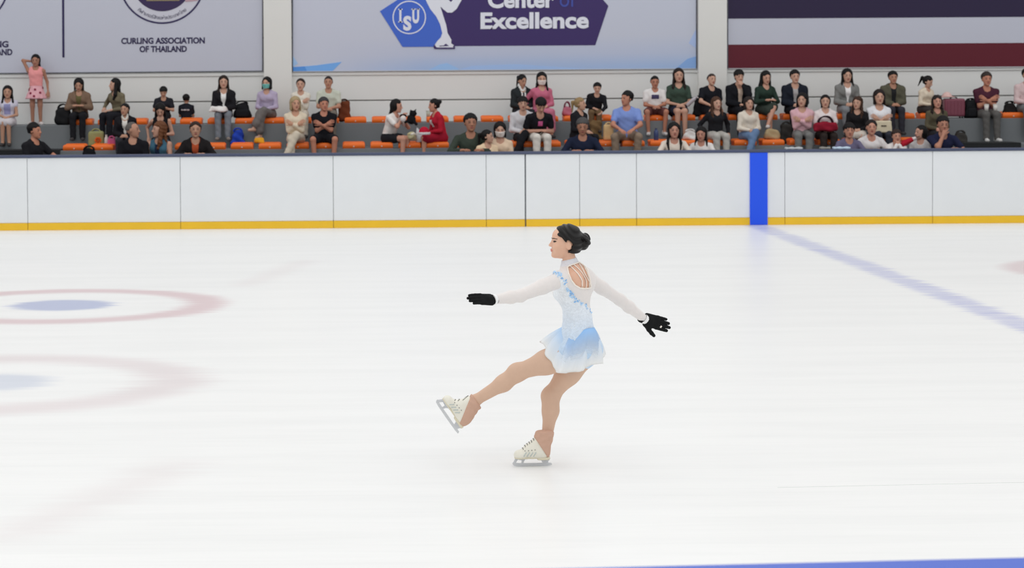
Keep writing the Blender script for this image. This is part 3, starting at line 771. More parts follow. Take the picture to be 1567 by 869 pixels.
    def arm_p(s, part='full', e=0.0):
        E, T = tgt[s]; r = k*(0.92 if sex != 'm' else 1.08)
        if part == 'upper': M_ = S[s]+(E-S[s])*0.62; return [cap(S[s], M_, 0.046*r+e, 0.042*r+e+0.004)]
        if part == 'cap': M_ = S[s]+(E-S[s])*0.18; return [cap(S[s], M_, 0.046*r+e, 0.044*r+e)]
        W_ = T-(T-E)*0.10 if part == 'long' else T
        return [cap(S[s], E, 0.046*r+e, 0.036*r+e), cap(E, W_, 0.037*r+e, 0.024*r+e)]
    def leg_p(s, frac=1.0, e=0.0, ee=None):
        hp, kn, an, fd = leg[s]; ee = e if ee is None else ee
        if frac <= 0.6: return [cap(hp, hp+(kn-hp)*frac/0.6, 0.080*k+e, 0.064*k+e+0.004)]
        a2 = kn+(an-kn)*min(1.0, (frac-0.6)/0.4)
        return [cap(hp, kn, 0.080*k+e, 0.056*k+e), cap(kn, a2, 0.054*k+e, 0.036*k+ee)]
    neck = cap(nb-t*0.02*k, hcen+np.array([0, 0.01*k, -0.04*k]), 0.050*k*(1 if sex == 'm' else 0.9), 0.047*k*(1 if sex == 'm' else 0.9))
    lo = np.array([-0.48*k, -0.72*k, 0.0]); hi = np.array([0.48*k, 0.30*k, hcen[2]+0.02])
    def bounds(pts, m): P = np.array(pts); return P.min(0)-m, P.max(0)+m
    h = 0.0145
    # ---- body (skin): trunk + limbs, then hands and head
    armsP = [g for s in (-1, 1) for g in arm_p(s)]
    legsP = [g for s in (-1, 1) for g in leg_p(s)]
    feet = [cap(leg[s][2]+np.array([0, 0.01, -0.02*k]), leg[s][2]+nrm(leg[s][3])*0.13*k+np.array([0, 0, -0.045*k]), 0.030*k, 0.022*k) for s in (-1, 1)]
    tp = uni(torso_p(-0.004), 0.05*k); ap = [uni(arm_p(s), 0.02) for s in (-1, 1)]; lp = [uni(leg_p(s)+[feet[(s+1)//2]], 0.02) for s in (-1, 1)]
    def bodyf(p):
        d = smin(tp(p), neck(p), 0.03)
        for g in ap: d = smin(d, g(p), 0.025)
        for g in lp: d = smin(d, g(p), 0.02)
        return d
    pts = [pel, nb, hcen]+[tgt[s][i] for s in (-1, 1) for i in (0, 1)]+[leg[s][i] for s in (-1, 1) for i in range(3)]+[S[-1], S[1]]
    lo, hi = bounds(pts, 0.19*k)
    bv, bq = sdf(bodyf, lo, hi, h)
    parts = [(bv, bq, 0)]
    for s in (-1, 1):
        E, T = tgt[s]; fdv = nrm(T-E); back = nrm(np.array([0, -0.25, 1.0])) if A[(s+1)//2] not in ('cross', 'head', 'chin') else np.array([0, -1.0, 0.3])
        if abs(np.dot(back, fdv)) > 0.9: back = np.array([0, -1.0, 0.2])
        hv, hq = place_hand(T, fdv, back, np.array([-s, 0, 0.4]), k*0.98); parts.append((hv, hq, 0))
    hs = k*(1.07 if sex != 'c' else 1.14)
    if k < 0.80: hs = k*1.14
    parts.append((xf(HV, RH, hcen, hs), HQ, HM))
    V, Q, Mi = join(parts)
    body = link('body', mesh_np('body', V, Q, True, [skinm(skin), EYE_M, LIP_M, BROW_M], Mi), root)
    # ---- shirt
    def neckcut(r): return cap(nb+np.array([0, -0.035*k, -0.015*k]), hcen, r*k, r*k*0.9)
    kind = {'long': 'long', 'short': 'upper', 'none': None, 'cap': 'cap'}[sleeve if jacket is None else 'cap']
    tp2 = uni(torso_p(0.010), 0.05*k); sl_ = [uni(arm_p(s, kind, 0.010), 0.015) for s in (-1, 1)] if kind else []
    nc = neckcut(0.066)
    vneck = cap(nb+np.array([0, -0.09*k, -0.02*k]), nb+np.array([0, -0.13*k, -0.09*k]), 0.040*k, 0.012*k) if sex == 'f' else nc
    hem = (pel+t*(0.0 if not stand else 0.10*k))
    def shirtf(p):
        d = tp2(p)
        for g in sl_: d = smin(d, g(p), 0.022)
        d = d+fold(p)
        d = smax(d, -nc(p), 0.008); d = smax(d, -vneck(p), 0.008)
        if sleeve == 'none' and jacket is None:
            for s in (-1, 1): d = smax(d, -cap(S[s]+u*s*0.012, tgt[s][0], 0.058*k)(p), 0.01)
        return smax(d, ((hem-p) @ t.astype(np.float32))-0.055*k, 0.01)
    lo2, hi2 = bounds([pel-t*0.05, nb, S[-1], S[1]]+([tgt[s][i] for s in (-1, 1) for i in (0, 1)] if kind == 'long' else [tgt[s][0] for s in (-1, 1)]), 0.17*k)
    V, Q = sdf(shirtf, lo2, hi2, h); sm = cloth(shirt)
    so = link('top', mesh_np('top', V, Q, True, [sm]), root)
    if collar is not None:
        c0 = nb+np.array([0, 0, 0.0]); 
        cf = lambda p: smax(np.abs(econe(c0-t*0.01*k, c0+t*0.05*k, u, v, (0.074*k, 0.070*k), (0.060*k, 0.058*k))(p))-0.007, -cap(c0+np.array([0, -0.10*k, -0.03*k]), c0+np.array([0, -0.06*k, 0.10*k]), 0.022*k, 0.05*k)(p), 0.004)
        V, Q = sdf(cf, c0-0.12*k, c0+0.13*k, 0.010); link('collar', mesh_np('collar', V, Q, True, [cloth(collar)]), root)
    if print_ is not None:   # printed motif on the chest, raised by a hair
        rgb, w_, h_, dz = print_
        # sample the shirt surface on a grid
        G = 9; rows = []
        for j in range(G):
            for i in range(G):
                q = chest+u*((i/(G-1)-0.5)*w_*k)+t*(dz+(j/(G-1)-0.5)*h_)*k+v*0
                y_ = np.linspace(-0.25*k, -0.02*k, 60); pp = np.stack([np.full(60, q[0]), q[1]+y_, np.full(60, q[2])], 1).astype(np.float32)
                ff = shirtf(pp); ins = np.argmax(ff < 0); rows.append(pp[ins]-np.array([0, 0.005, 0]))
        V = np.array(rows); Q = np.array([(j*G+i, j*G+i+1, (j+1)*G+i+1, (j+1)*G+i) for j in range(G-1) for i in range(G-1)], dtype=np.int32)
        V = np.concatenate([V, V+np.array([0, 0.006, 0])]); n_ = G*G
        link('print', mesh_np('print', V, np.concatenate([Q, Q[:, ::-1]+n_]), True, [cloth(rgb)]), root)
    if jacket is not None:
        tp3 = uni(torso_p(0.024), 0.05*k); sl3 = [uni(arm_p(s, 'long', 0.020), 0.015) for s in (-1, 1)]; nc3 = neckcut(0.076)
        slit = [nb+np.array([0, -0.10*k, 0.02*k]), chest+np.array([0, -0.15*k, 0]), pel+np.array([0, -0.17*k, -0.02*k])]
        sc = [cap(slit[0], slit[1], 0.062*k, 0.048*k), cap(slit[1], slit[2], 0.048*k, 0.055*k)]
        def jf(p):
            d = tp3(p)
            for g in sl3: d = smin(d, g(p), 0.025)
            d = d+fold(p, 0.006)
            for g in sc: d = smax(d, -g(p), 0.01)
            d = smax(d, -nc3(p), 0.01)
            return smax(d, ((pel-p) @ t.astype(np.float32))-0.07*k, 0.012)
        lo3, hi3 = bounds([pel-t*0.06, nb, S[-1], S[1]]+[tgt[s][i] for s in (-1, 1) for i in (0, 1)], 0.18*k)
        V, Q = sdf(jf, lo3, hi3, h); link('jacket', mesh_np('jacket', V, Q, True, [cloth(jacket)]), root)
    # ---- legs
    P = [econe(pel-t*0.03*k, pel+t*0.07*k, u, v, (0.158*k*fm, 0.115*k*fm), (0.138*k*fm, 0.104*k*fm))]
    if bottom == 'pants': grp = [uni(leg_p(s, 1.0, 0.013, 0.020), 0.02) for s in (-1, 1)]
    elif bottom == 'shorts': grp = [uni(leg_p(s, 0.50 if sex == 'm' else 0.34, 0.018), 0.02) for s in (-1, 1)]
    elif bottom in ('skirt', 'longskirt'):
        fr = 0.55 if bottom == 'skirt' else 0.90; grp = [uni(leg_p(s, fr, 0.020, 0.05), 0.02) for s in (-1, 1)]
        mid = lambda i: (leg[-1][i]+leg[1][i])/2
        sp = max(0.03, abs(leg[1][1][0]-leg[-1][1][0])/2)
        grp.append(econe(mid(0), mid(0)+(mid(1)-mid(0))*0.92, (1, 0, 0), (0, 0, 1), (0.13*k, 0.088*k), (sp+0.055*k, 0.068*k)))
        if bottom == 'longskirt': grp.append(econe(mid(1), mid(1)+(mid(2)-mid(1))*0.8, (1, 0, 0), (0, 1, 0), (sp+0.055*k, 0.07*k), (sp+0.06*k, 0.06*k)))
        if stand: grp = [econe(pel+t*0.06*k, pel-np.array([0, 0, 0.24*k]), (1, 0, 0), (0, 1, 0), (0.125*k, 0.10*k), (0.25*k, 0.21*k))]
    bp_ = uni(P, 0.02)
    def botf(p):
        d = bp_(p)
        for g in grp: d = smin(d, g(p), 0.028)
        d = d+fold(p, 0.005)
        if stand and bottom == 'skirt':
            d = d+0.010*np.sin(np.arctan2(p[:, 1], p[:, 0])*11)*np.clip((pel[2]-p[:, 2])*4, 0, 1)
            d = smax(d, (pel[2]-0.23*k)-p[:, 2], 0.01)
        return smax(d, np.minimum(((p-pel.astype(np.float32)) @ t.astype(np.float32))-0.10*k, p[:, 1]+0.15*k), 0.01)
    lo4, hi4 = bounds([pel, pel+t*0.05]+[leg[s][i] for s in (-1, 1) for i in range(3)], 0.17*k); lo4[2] = max(lo4[2], 0.01)
    if stand: lo4[:2] -= 0.1; hi4[:2] += 0.1
    V, Q = sdf(botf, lo4, hi4, h); link({'pants': 'trousers', 'shorts': 'shorts'}.get(bottom, 'skirt'), mesh_np('bottom', V, Q, True, [cloth(bc)]), root)
    # ---- shoes
    if row != 'F' and not bare:
        for s in (-1, 1):
            an, fd = leg[s][2], nrm(leg[s][3])
            o = link('shoe', SHOE, root, cloth(shoes)); sc_ = k*0.98 if k > 0.8 else k*1.1
            o.location = tuple(an+np.array([0, 0, -0.075*sc_])); o.rotation_euler = (0, 0, math.atan2(fd[0], -fd[1])); o.scale = (sc_,)*3
    # ---- hair and mask
    ho = link('hair', hair_mesh(hair), root, hairm(hc)); mw = Matrix(np.eye(4).tolist())
    R4 = np.eye(4); R4[:3, :3] = RH*hs; R4[:3, 3] = hcen; ho.matrix_local = Matrix(R4.tolist())
    if mask is not None:
        mo = link('face_mask', MASK, root, cloth(mask)); mo.matrix_local = Matrix(R4.tolist())
    return root
BLK = (20, 18, 18); DBR = (52, 36, 28); BRN = (92, 64, 42)
# ================================================================== SPECTATORS (left to right)
T1, T2, T3 = (192, 146, 122), (205, 160, 138), (172, 126, 102)
G = 'spectators on the terrace'
def sp(*a, **k): k.setdefault('group', G); return person(*a, **k)
sp('b', 11.5, 133, 'girl in white top and white skirt at the far left end of the upper step', hair='long', shirt=(196, 192, 206), sleeve='cap', bottom='skirt', bc=(196, 190, 194), hyaw=4, lean=4, print_=((140, 140, 180), 0.14, 0.22, -0.06), legs='close', skin=T1)
sp('b', 54.5, 84.5, 'child in pink top and flowered pink tutu standing against the wall', sex='c', legs='stand', bottom='skirt', shirt=(228, 150, 150), sleeve='none', bc=(222, 168, 176), arms=('head', 'hang'), hair='longback', skin=(176, 126, 104), lean=0, hipy=0.38, hyaw=-4, hpitch=10, shoes=(214, 206, 204))
sp('B', 120.5, 121, 'woman with black bob in brown cardigan looking down at her phone', hair='bob', shirt=(98, 92, 60), jacket=(118, 96, 80), arms='phone', hpitch=24, lean=12, bc=(30, 30, 34), skin=T1)
sp('B', 175, 121, 'long-haired woman in khaki jacket turned left, above the patterned tote bag', yaw=-38, hyaw=-30, hair='long', shirt=(112, 104, 84), sleeve='long', arms=((-0.25, -0.20, 0.22), 'lap'), bc=(32, 32, 38), lean=14, skin=T2)
sp('F', 53, 189, 'man in black polo shirt facing right by the board at far left', sex='m', yaw=52, hyaw=18, hair='short', shirt=(30, 30, 34), sleeve='short', arms=('lap', (0.28, -0.40, 0.22)), skin=(200, 138, 112), lean=4)
sp('A', 191, 159, 'woman in black jacket with white collar and tied hair', hair='pony', shirt=(216, 212, 206), jacket=(28, 27, 32), arms='lap', hyaw=-18, lean=10, collar=(226, 222, 214), skin=T1)
sp('F', 203, 187, 'balding grey-haired man in black shirt seen partly from behind', sex='m', yaw=-4, hyaw=84, hair='bald', hc=(110, 104, 100), shirt=(24, 24, 29), sleeve='short', arms='lap', skin=(196, 146, 122), lean=6, hipy=-0.12)
sp('B', 250, 134, 'boy in dark shirt with black hair looking down, behind a bowed woman', sex='m', hair='bangs', shirt=(38, 38, 44), sleeve='short', hpitch=26, lean=14, arms='phone', bc=(30, 30, 34), skin=T1)
sp('A', 245, 159, 'woman in black sleeveless top bowing her head, long black hair', hair='longbangs', shirt=(26, 24, 27), sleeve='none', hpitch=40, lean=24, arms=('down', 'lap'), bc=(26, 26, 30), skin=(206, 160, 138))
sp('F', 243, 187, 'woman with auburn wavy hair in teal patterned sleeveless dress', yaw=-16, hyaw=-52, hair='wavy', hc=(126, 78, 48), shirt=(66, 104, 124), sleeve='none', arms=('down', 'lap'), skin=(206, 158, 136), lean=6, print_=((40, 56, 84), 0.07, 0.22, -0.04), hipy=0.18)
sp('b', 285, 145.5, 'child in black shirt with white print on its back, turned to the wall', sex='c', yaw=176, hair='short', shirt=(32, 34, 42), sleeve='short', arms='lap', bc=(30, 30, 36), hipy=0.22, skin=T1, lean=4, hpitch=2)
sp('F', 299, 187, 'woman in black jacket over orange patterned top, hair pinned up', hair='bun', hc=(58, 40, 32), shirt=(164, 74, 44), jacket=(30, 27, 28), arms='rail', skin=T1, hyaw=6, lean=8)
sp('B', 342, 117, 'woman in black cardigan and white shirt with grey jeans, hands on white bundle', hair='long', hc=(48, 34, 28), shirt=(226, 224, 222), jacket=(30, 29, 33), arms='lap', bc=(118, 124, 132), hyaw=4, lean=7, skin=T2, legs='sit', shoes=(132, 122, 116))
sp('B', 408, 119, 'woman in lavender jacket and green surgical mask with long grey skirt', hair='bob', shirt=(174, 162, 186), sleeve='long', bottom='longskirt', bc=(108, 104, 102), arms='lap', mask=(110, 178, 172), hyaw=-8, lean=8, yaw=-14, skin=T2, legs='crossed', shoes=(196, 158, 138))
sp('B', 460, 121.5, 'short-haired woman in cream shirt with arms crossed beside the left pillar', hair='bun', hc=(58, 42, 36), shirt=(216, 210, 198), arms='cross', bc=(190, 180, 166), hpitch=0, hyaw=-6, skin=T2)
sp('B', 502.5, 117, 'man in pale green t-shirt on the upper step by a brown bag', sex='m', hair='crop', hc=(50, 44, 42), shirt=(192, 196, 182), sleeve='short', arms='lap', bc=(112, 106, 98), hpitch=2, hyaw=-4, skin=(190, 140, 116))
sp('A', 452, 149, 'blonde woman in cream lace top and cream trousers with folded arms', hair='bob', hc=(196, 172, 132), shirt=(216, 202, 180), arms='cross', bc=(202, 190, 172), hyaw=16, hpitch=4, skin=(208, 158, 132), legs='crossed')
sp('A', 495.5, 150, 'man in black t-shirt and shorts with crossed arms and knees apart', sex='m', hair='short', hc=(70, 68, 68), shirt=(24, 24, 29), sleeve='short', bottom='shorts', bc=(26, 26, 31), arms='cross', legs='spread', hyaw=14, skin=(196, 134, 110), fat=1.12)
sp('A', 607, 152.5, 'woman in white t-shirt and black shorts leaning right with a black plush toy', yaw=52, hyaw=30, hair='longback', shirt=(222, 216, 212), sleeve='short', bottom='shorts', bc=(32, 32, 37), arms=((0.0, -0.34, 0.46), (0.10, -0.30, 0.42)), lean=20, hpitch=10, skin=(206, 152, 130), legs='close')
sp('A', 664, 152, 'young skater in red jacket and red skirt with hair bun, facing left', yaw=-68, hyaw=-12, hair='bun', shirt=(172, 32, 50), sleeve='long', bottom='skirt', bc=(150, 26, 46), arms=('lap', 'lap'), lean=14, hpitch=10, skin=(206, 150, 126), print_=((212, 206, 206), 0.10, 0.14, -0.05))
sp('F', 720, 175.5, 'man in dark olive shirt with short black hair behind the board', sex='m', hair='short', shirt=(58, 66, 58), sleeve='long', arms='rail', hyaw=8, skin=(176, 124, 100), lean=4, hipy=0.00)
sp('F', 746, 200, 'small child in cream top facing right beside the masked woman', sex='c', yaw=18, hyaw=52, hair='pony', shirt=(224, 198, 166), sleeve='long', arms='lap', skin=T2, lean=4, hipy=-0.22)
sp('F', 765, 188, 'woman in cream jacket and white mask with shoulder strap', hair='bob', shirt=(222, 196, 170), sleeve='long', arms='lap', mask=(224, 214, 208), skin=T2, hpitch=12, lean=8, hipy=0.12)
sp('B', 799, 115, 'schoolgirl with ponytail in dark blazer, white collar and tie', hair='ponybangs', shirt=(224, 224, 222), jacket=(40, 44, 46), collar=(232, 232, 230), arms='lap', yaw=16, hyaw=14, hpitch=16, bc=(42, 44, 50), skin=T1, print_=((40, 44, 60), 0.03, 0.16, 0.0), hipy=0.12)
sp('B', 829, 112, 'woman in pink sweater and white mask with very long black hair', hair='long', shirt=(190, 104, 128), sleeve='long', arms=('down', 'lap'), bottom='longskirt', bc=(186, 108, 130), mask=(224, 212, 206), yaw=10, hyaw=-8, hpitch=8, skin=T2, fat=1.08, hipy=0.00)
sp('A', 800, 149, 'man in pale grey shirt and black trousers, hands on his knee', sex='m', hair='bangs', shirt=(204, 202, 206), sleeve='long', arms='lap', bc=(30, 30, 34), legs='crossed', skin=T2, lean=10, hpitch=8, hipy=0.06)
sp('A', 827.5, 166, 'man in black t-shirt and white trousers bending over with bowed head', sex='m', yaw=10, hair='bangs', shirt=(28, 27, 32), sleeve='short', arms='lap', bc=(214, 208, 200), lean=34, hpitch=40, skin=(204, 154, 132), print_=((196, 92, 140), 0.08, 0.10, -0.06), legs='sit', kfix=0.96, hipy=-0.08)
sp('A', 888, 150, 'blonde woman with ponytail in black top facing right', yaw=40, hyaw=28, hair='pony', hc=(178, 148, 104), shirt=(32, 31, 35), sleeve='long', arms='lap', bc=(32, 31, 34), skin=(206, 160, 136), lean=8)
sp('B', 914, 128, 'man in black shirt leaning forward to reach a tan bag', sex='m', hair='short', shirt=(28, 28, 32), sleeve='long', arms=('lap', (0.16, -0.40, 0.10)), lean=16, side=6, hpitch=14, yaw=-6, bc=(108, 86, 62), skin=T2)
sp('F', 891.5, 182, 'grey-haired man in navy jacket sitting low behind the board', sex='m', hair='short', hc=(92, 90, 90), shirt=(30, 36, 56), sleeve='long', arms='rail', yaw=-6, hpitch=14, skin=(178, 126, 102), lean=10, fat=1.1)
sp('A', 959, 140.5, 'man in light blue polo shirt and khaki trousers looking left', sex='m', yaw=-8, hyaw=-48, hair='short', shirt=(124, 146, 206), sleeve='short', arms='knee', legs='spread', bc=(138, 120, 104), skin=(196, 136, 112), fat=1.14, lean=4)
sp('B', 1002, 117, 'man in white t-shirt with dark print and dark red shorts', sex='m', hair='crop', shirt=(222, 218, 216), sleeve='short', bottom='shorts', bc=(92, 56, 54), arms='lap', legs='spread', hpitch=12, skin=(188, 130, 106), print_=((70, 66, 96), 0.16, 0.09, -0.02), shoes=(200, 196, 194), fat=1.06)
sp('B', 1038.5, 106, 'long-haired woman in dark green t-shirt holding a white bottle', hair='long', hc=(44, 33, 29), shirt=(60, 76, 66), sleeve='short', bottom='shorts', bc=(36, 38, 54), arms='lap', hpitch=0, skin=T2, fat=1.15, legs='close', shoes=(60, 54, 52))
sp('B', 1089, 113, 'person with shaved head in black t-shirt in front of the right pillar', sex='m', yaw=14, hyaw=4, hair='crop', hc=(66, 52, 46), shirt=(27, 28, 34), sleeve='short', bottom='shorts', bc=(30, 30, 36), arms=('knee', 'lap'), side=4, hroll=8, skin=T2)
sp('A', 1096.5, 149.5, 'woman with long brown hair in black shirt and pale grey trousers', hair='long', hc=(88, 58, 42), shirt=(32, 32, 36), sleeve='long', arms='down', bc=(176, 172, 166), yaw=8, hyaw=10, skin=T2, lean=8)
sp('F', 1031.5, 189.5, 'dark-haired girl in cream top, left of two girls at the board', sex='c', hair='longbangs', shirt=(216, 204, 192), sleeve='long', arms='rail', skin=(200, 146, 126), lean=6, hipy=-0.15)
sp('F', 1073, 196, 'girl with long black hair in white top, right of two girls at the board', sex='c', yaw=-20, hair='long', shirt=(218, 214, 212), sleeve='long', arms='rail', skin=(196, 142, 122), lean=8, hpitch=10, hipy=0.12)
sp('B', 1131, 108, 'man in black blazer resting a hand on his chin', sex='m', hair='bangs', shirt=(196, 176, 160), jacket=(24, 25, 30), arms=('lap', 'chin'), bc=(24, 24, 29), yaw=10, hpitch=8, skin=T2)
sp('B', 1172, 110, 'woman in dark green cardigan with crossed bare legs and white shoes', hair='long', shirt=(42, 58, 50), sleeve='long', bottom='skirt', bc=(52, 60, 54), arms='phone', hpitch=14, legs='crossed', yaw=16, skin=(208, 158, 136), shoes=(214, 208, 204))
sp('B', 1216.5, 108.5, 'man in navy jacket over grey shirt with black trousers', sex='m', hair='short', shirt=(164, 160, 160), jacket=(30, 34, 44), arms='lap', bc=(26, 26, 31), hyaw=4, skin=T2)
sp('A', 1146, 149.5, 'woman in cream hooded jacket and blue jeans with crossed legs', hair='bob', hc=(46, 36, 33), shirt=(216, 206, 192), sleeve='long', arms='lap', bc=(100, 124, 158), legs='crossed', yaw=12, hyaw=-4, skin=T2, shoes=(206, 200, 196), fat=1.08)
sp('A', 1227.5, 143.5, 'woman in pale pink sweater with crossed arms and grey jeans', hair='bob', shirt=(212, 170, 178), sleeve='long', arms='cross', bc=(116, 116, 114), yaw=-6, hyaw=-16, skin=T2)
sp('A', 1263, 146, 'woman in white t-shirt with a red bag on her lap', hair='longback', shirt=(222, 212, 212), sleeve='short', arms='lap', bc=(52, 44, 42), hyaw=-10, skin=T2, fat=1.12, print_=((96, 54, 64), 0.08, 0.09, -0.12))
sp('B', 1296.5, 106.5, 'woman with fringe in grey cardigan over white top and grey jeans', hair='longbangs', shirt=(228, 226, 226), jacket=(122, 122, 120), arms='lap', bc=(130, 132, 136), hpitch=6, skin=T2)
sp('A', 1312, 149, 'woman with long brown hair in black top looking left', hair='wavy', hc=(76, 52, 40), shirt=(30, 29, 32), sleeve='long', arms='lap', bottom='skirt', bc=(196, 186, 176), yaw=-16, hyaw=-16, skin=T2)
sp('F', 1299.5, 190, 'child in grey purple jacket resting at the board', sex='c', hair='bangs', shirt=(104, 100, 126), sleeve='long', arms='rail', skin=(196, 140, 118), hyaw=-4, hipy=-0.20)
sp('F', 1333.5, 184, 'woman in white t-shirt leaning on the board with bare forearms', hair='ponybangs', hc=(40, 32, 30), shirt=(222, 218, 218), sleeve='short', arms='rail', skin=(208, 152, 130), lean=14, hyaw=-6, hipy=0.10)
sp('A', 1345.5, 138.5, 'woman in white t-shirt with arms crossed above a cream tote bag', hair='bob', hc=(40, 29, 27), shirt=(222, 222, 226), sleeve='short', arms='cross', bc=(52, 54, 64), hyaw=-4, skin=T2)
sp('B', 1366.5, 110, 'man in olive jacket over dark shirt on the upper step', sex='m', hair='short', shirt=(36, 36, 38), jacket=(86, 84, 70), arms='lap', bc=(52, 52, 60), skin=(186, 136, 112), fat=1.06)
sp('F', 1372, 200, 'small child in white shirt with hands at mouth', sex='c', hair='short', hc=(58, 42, 36), shirt=(218, 212, 210), sleeve='long', arms='chin', skin=(198, 144, 122), hipy=-0.22)
sp('F', 1409, 193, 'girl with black hair turned left beside the red umbrella', sex='c', yaw=-30, hyaw=-42, hair='longback', shirt=(196, 192, 192), sleeve='long', arms='lap', skin=(206, 158, 138), hipy=0.10)
sp('B', 1420, 117.5, 'woman with ponytail in cream jacket looking down to the right', yaw=32, hyaw=22, hair='pony', shirt=(214, 200, 180), sleeve='long', arms='lap', hpitch=26, lean=12, bc=(58, 54, 54), skin=T2)
sp('A', 1434, 147, 'woman with wavy dark hair in olive hooded top', hair='wavy', hc=(46, 35, 32), shirt=(86, 80, 64), sleeve='long', arms='lap', bc=(36, 36, 40), skin=(204, 148, 128), fat=1.12)
sp('F', 1443, 179, 'young man in navy t-shirt with elbows on the board', sex='m', hair='short', shirt=(32, 36, 62), sleeve='short', arms=('chin', 'rail'), skin=(186, 132, 110), hpitch=8, hipy=-0.12)
sp('b', 1510, 111.5, 'man in maroon t-shirt and grey trousers with folded arms and white sneakers', sex='m', hair='short', hc=(62, 54, 50), shirt=(74, 38, 52), sleeve='short', arms='cross', bc=(92, 90, 88), hpitch=2, skin=(196, 134, 110), shoes=(206, 204, 202), fat=1.06)
sp('B', 1572, 106, 'person in pale pink shirt and grey trousers at the right edge', sex='m', hair='short', shirt=(206, 182, 182), sleeve='long', arms='lap', bc=(112, 116, 118), skin=T1)
# ================================================================== THINGS AMONG THE SPECTATORS
def sitem(name, label, cat, px, Y, z, rz=0.0, group=None):
    e = empty(name, (float(at(px, 200, Y)[0]), Y, z), rz); return tag(e, label, cat, group)
def add_sdf(name, f, lo, hi, h, m, parent):
    V, Q = sdf(f, lo, hi, h); return link(name, mesh_np(name, V, Q, True, [m]), parent)
def handle(parent, w, z0, h, m, y=0.0, r=0.012, name='handle'):
    pts = [(w*math.cos(a), y, z0+h*math.sin(a)) for a in np.linspace(math.pi, 0, 11)]
    return MB().tube(pts, r, 6).build(name, m, parent, True)
def soft(w, d, h, sag=0.02, top=0.75, seed=0):
    """slumped soft bag: wide base, narrower folded top"""
    def f(p):
        x, y, z = p[:, 0], p[:, 1], p[:, 2]; s = 1-(1-top)*np.clip(z/h, 0, 1)
        q = np.stack([x/s, y/s, z], 1).astype(np.float32)
        return rbox((0, 0, h/2), (w/2, d/2, h/2), min(w, d, h)*0.28)(q)*0.8+sag*np.sin(x*26+seed+z*14)*np.sin(z*31+y*20+seed*2)*0.5
    return f
def bag(name, label, px, Y, z, w, d, h, rgb, strap=True, pocket=False, rz=0.0, top=0.8, seed=0, sag=0.02, cat='bag', hrgb=None, hh=0.10):
    e = sitem(name, label, cat, px, Y, z, rz); m = cloth(rgb)
    add_sdf('body', soft(w, d, h, sag, top, seed), (-w*0.6, -d*0.65, 0), (w*0.6, d*0.65, h*1.1), 0.014, m, e)
    hm = cloth(hrgb) if hrgb else m
    if strap: handle(e, w*0.28, h*0.93, hh, hm, -d*0.25); handle(e, w*0.28, h*0.93, hh*0.9, hm, d*0.25)
    if pocket:
        add_sdf('pocket', rbox((0, -d*0.5, h*0.32), (w*0.34, 0.035, h*0.24), 0.03), (-w*0.5, -d*0.5-0.08, 0), (w*0.5, -d*0.5+0.08, h*0.7), 0.012, m, e)
    return e
yb, ya, yf = YR+0.26, YA+0.24, YF+0.24
bag('shoulder_bag', 'big black bag slumped beside the woman in the brown cardigan', 97, YR+0.20, ZR, 0.30, 0.26, 0.30, (30, 30, 32), hh=0.08)
t_ = bag('tote_bag', 'patterned green tote bag with orange flower on the middle step', 147, YA+0.48, ZA, 0.26, 0.14, 0.31, (142, 142, 98), top=1.0, sag=0.006, hh=0.06)
fl = MB()
for i in range(6):
    a = i*math.pi/3; c_ = np.array([0.04+0.035*math.cos(a), -0.082, 0.16+0.035*math.sin(a)])
    fl.prism([c_+0.026*np.array([math.cos(b), 0, math.sin(b)]) for b in np.linspace(0, 2*math.pi, 9)[:-1]], (0, 0.012, 0))
fl.build('flower_print', cloth((206, 96, 44)), t_)
def bottle(px, Y, z, label, rgb, crgb, h=0.22, r=0.034, name='drink_bottle', rot=None):
    e = sitem(name, label, 'bottle', px, Y, z); n = 12
    prof = [(0.9*r, 0), (r, 0.008), (r, h*0.68), (r*0.85, h*0.78), (r*0.45, h*0.88), (r*0.42, h*0.92)]
    MB().tube([(0, 0, zz) for _, zz in prof], [rr for rr, _ in prof], n).build('bottle_body', mat('bottle_plastic', rgb, 0.25, 1.0), e, True)
    MB().tube([(0, 0, h*0.915), (0, 0, h)], r*0.5, n).build('bottle_cap', mat('bottle_cap', crgb, 0.4), e)
    if rot: e.rotation_euler = rot
    return e
bottle(162.5, YA+0.45, ZA, 'white bottle beside the patterned tote bag', (216, 212, 208), (226, 224, 220), 0.25, 0.036)
bag('carrier_bag', 'small pink bag at the feet of the woman with white collar', 171, YA+0.40, ZA, 0.17, 0.12, 0.19, (190, 96, 138), strap=True, top=0.7, hh=0.05)
bag('rucksack', 'black rucksack on the front step below the patterned tote', 136, YF+0.18, ZF, 0.30, 0.20, 0.45, (24, 24, 27), top=0.6, hh=0.07)
bag('backpack', 'black backpack slumped on a seat beside the woman in grey jeans', 371, yb, ZR+0.095, 0.34, 0.22, 0.26, (28, 28, 31), pocket=True, top=0.55, hh=0.05)
bag('plastic_bag', 'crumpled blue plastic bag on the middle step', 364, YR-0.16, ZA, 0.26, 0.18, 0.30, (38, 66, 168), strap=True, top=0.6, sag=0.05, hh=0.06)
bag('pouch', 'small yellow pouch on a seat beneath the masked woman in lavender', 397, YA+0.24, ZA+0.095, 0.18, 0.14, 0.09, (212, 152, 40), strap=False)
bag('leather_bag', 'reddish brown leather bag beside the man in pale green', 527, yb+0.05, ZR+0.02, 0.22, 0.18, 0.36, (104, 56, 36), top=0.85, hh=0.05, hrgb=(60, 34, 26))
bag('handbag', 'pink handbag on a seat behind the blonde woman', 868, yb, ZR+0.095, 0.17, 0.14, 0.15, (176, 104, 122), hh=0.10, hrgb=(120, 60, 76))
bag('paper_bag', 'tan paper shopping bag beside the man in the blue polo', 931, YA+0.22, ZA+0.095, 0.17, 0.11, 0.27, (204, 172, 126), top=1.0, sag=0.004, hh=0.05)
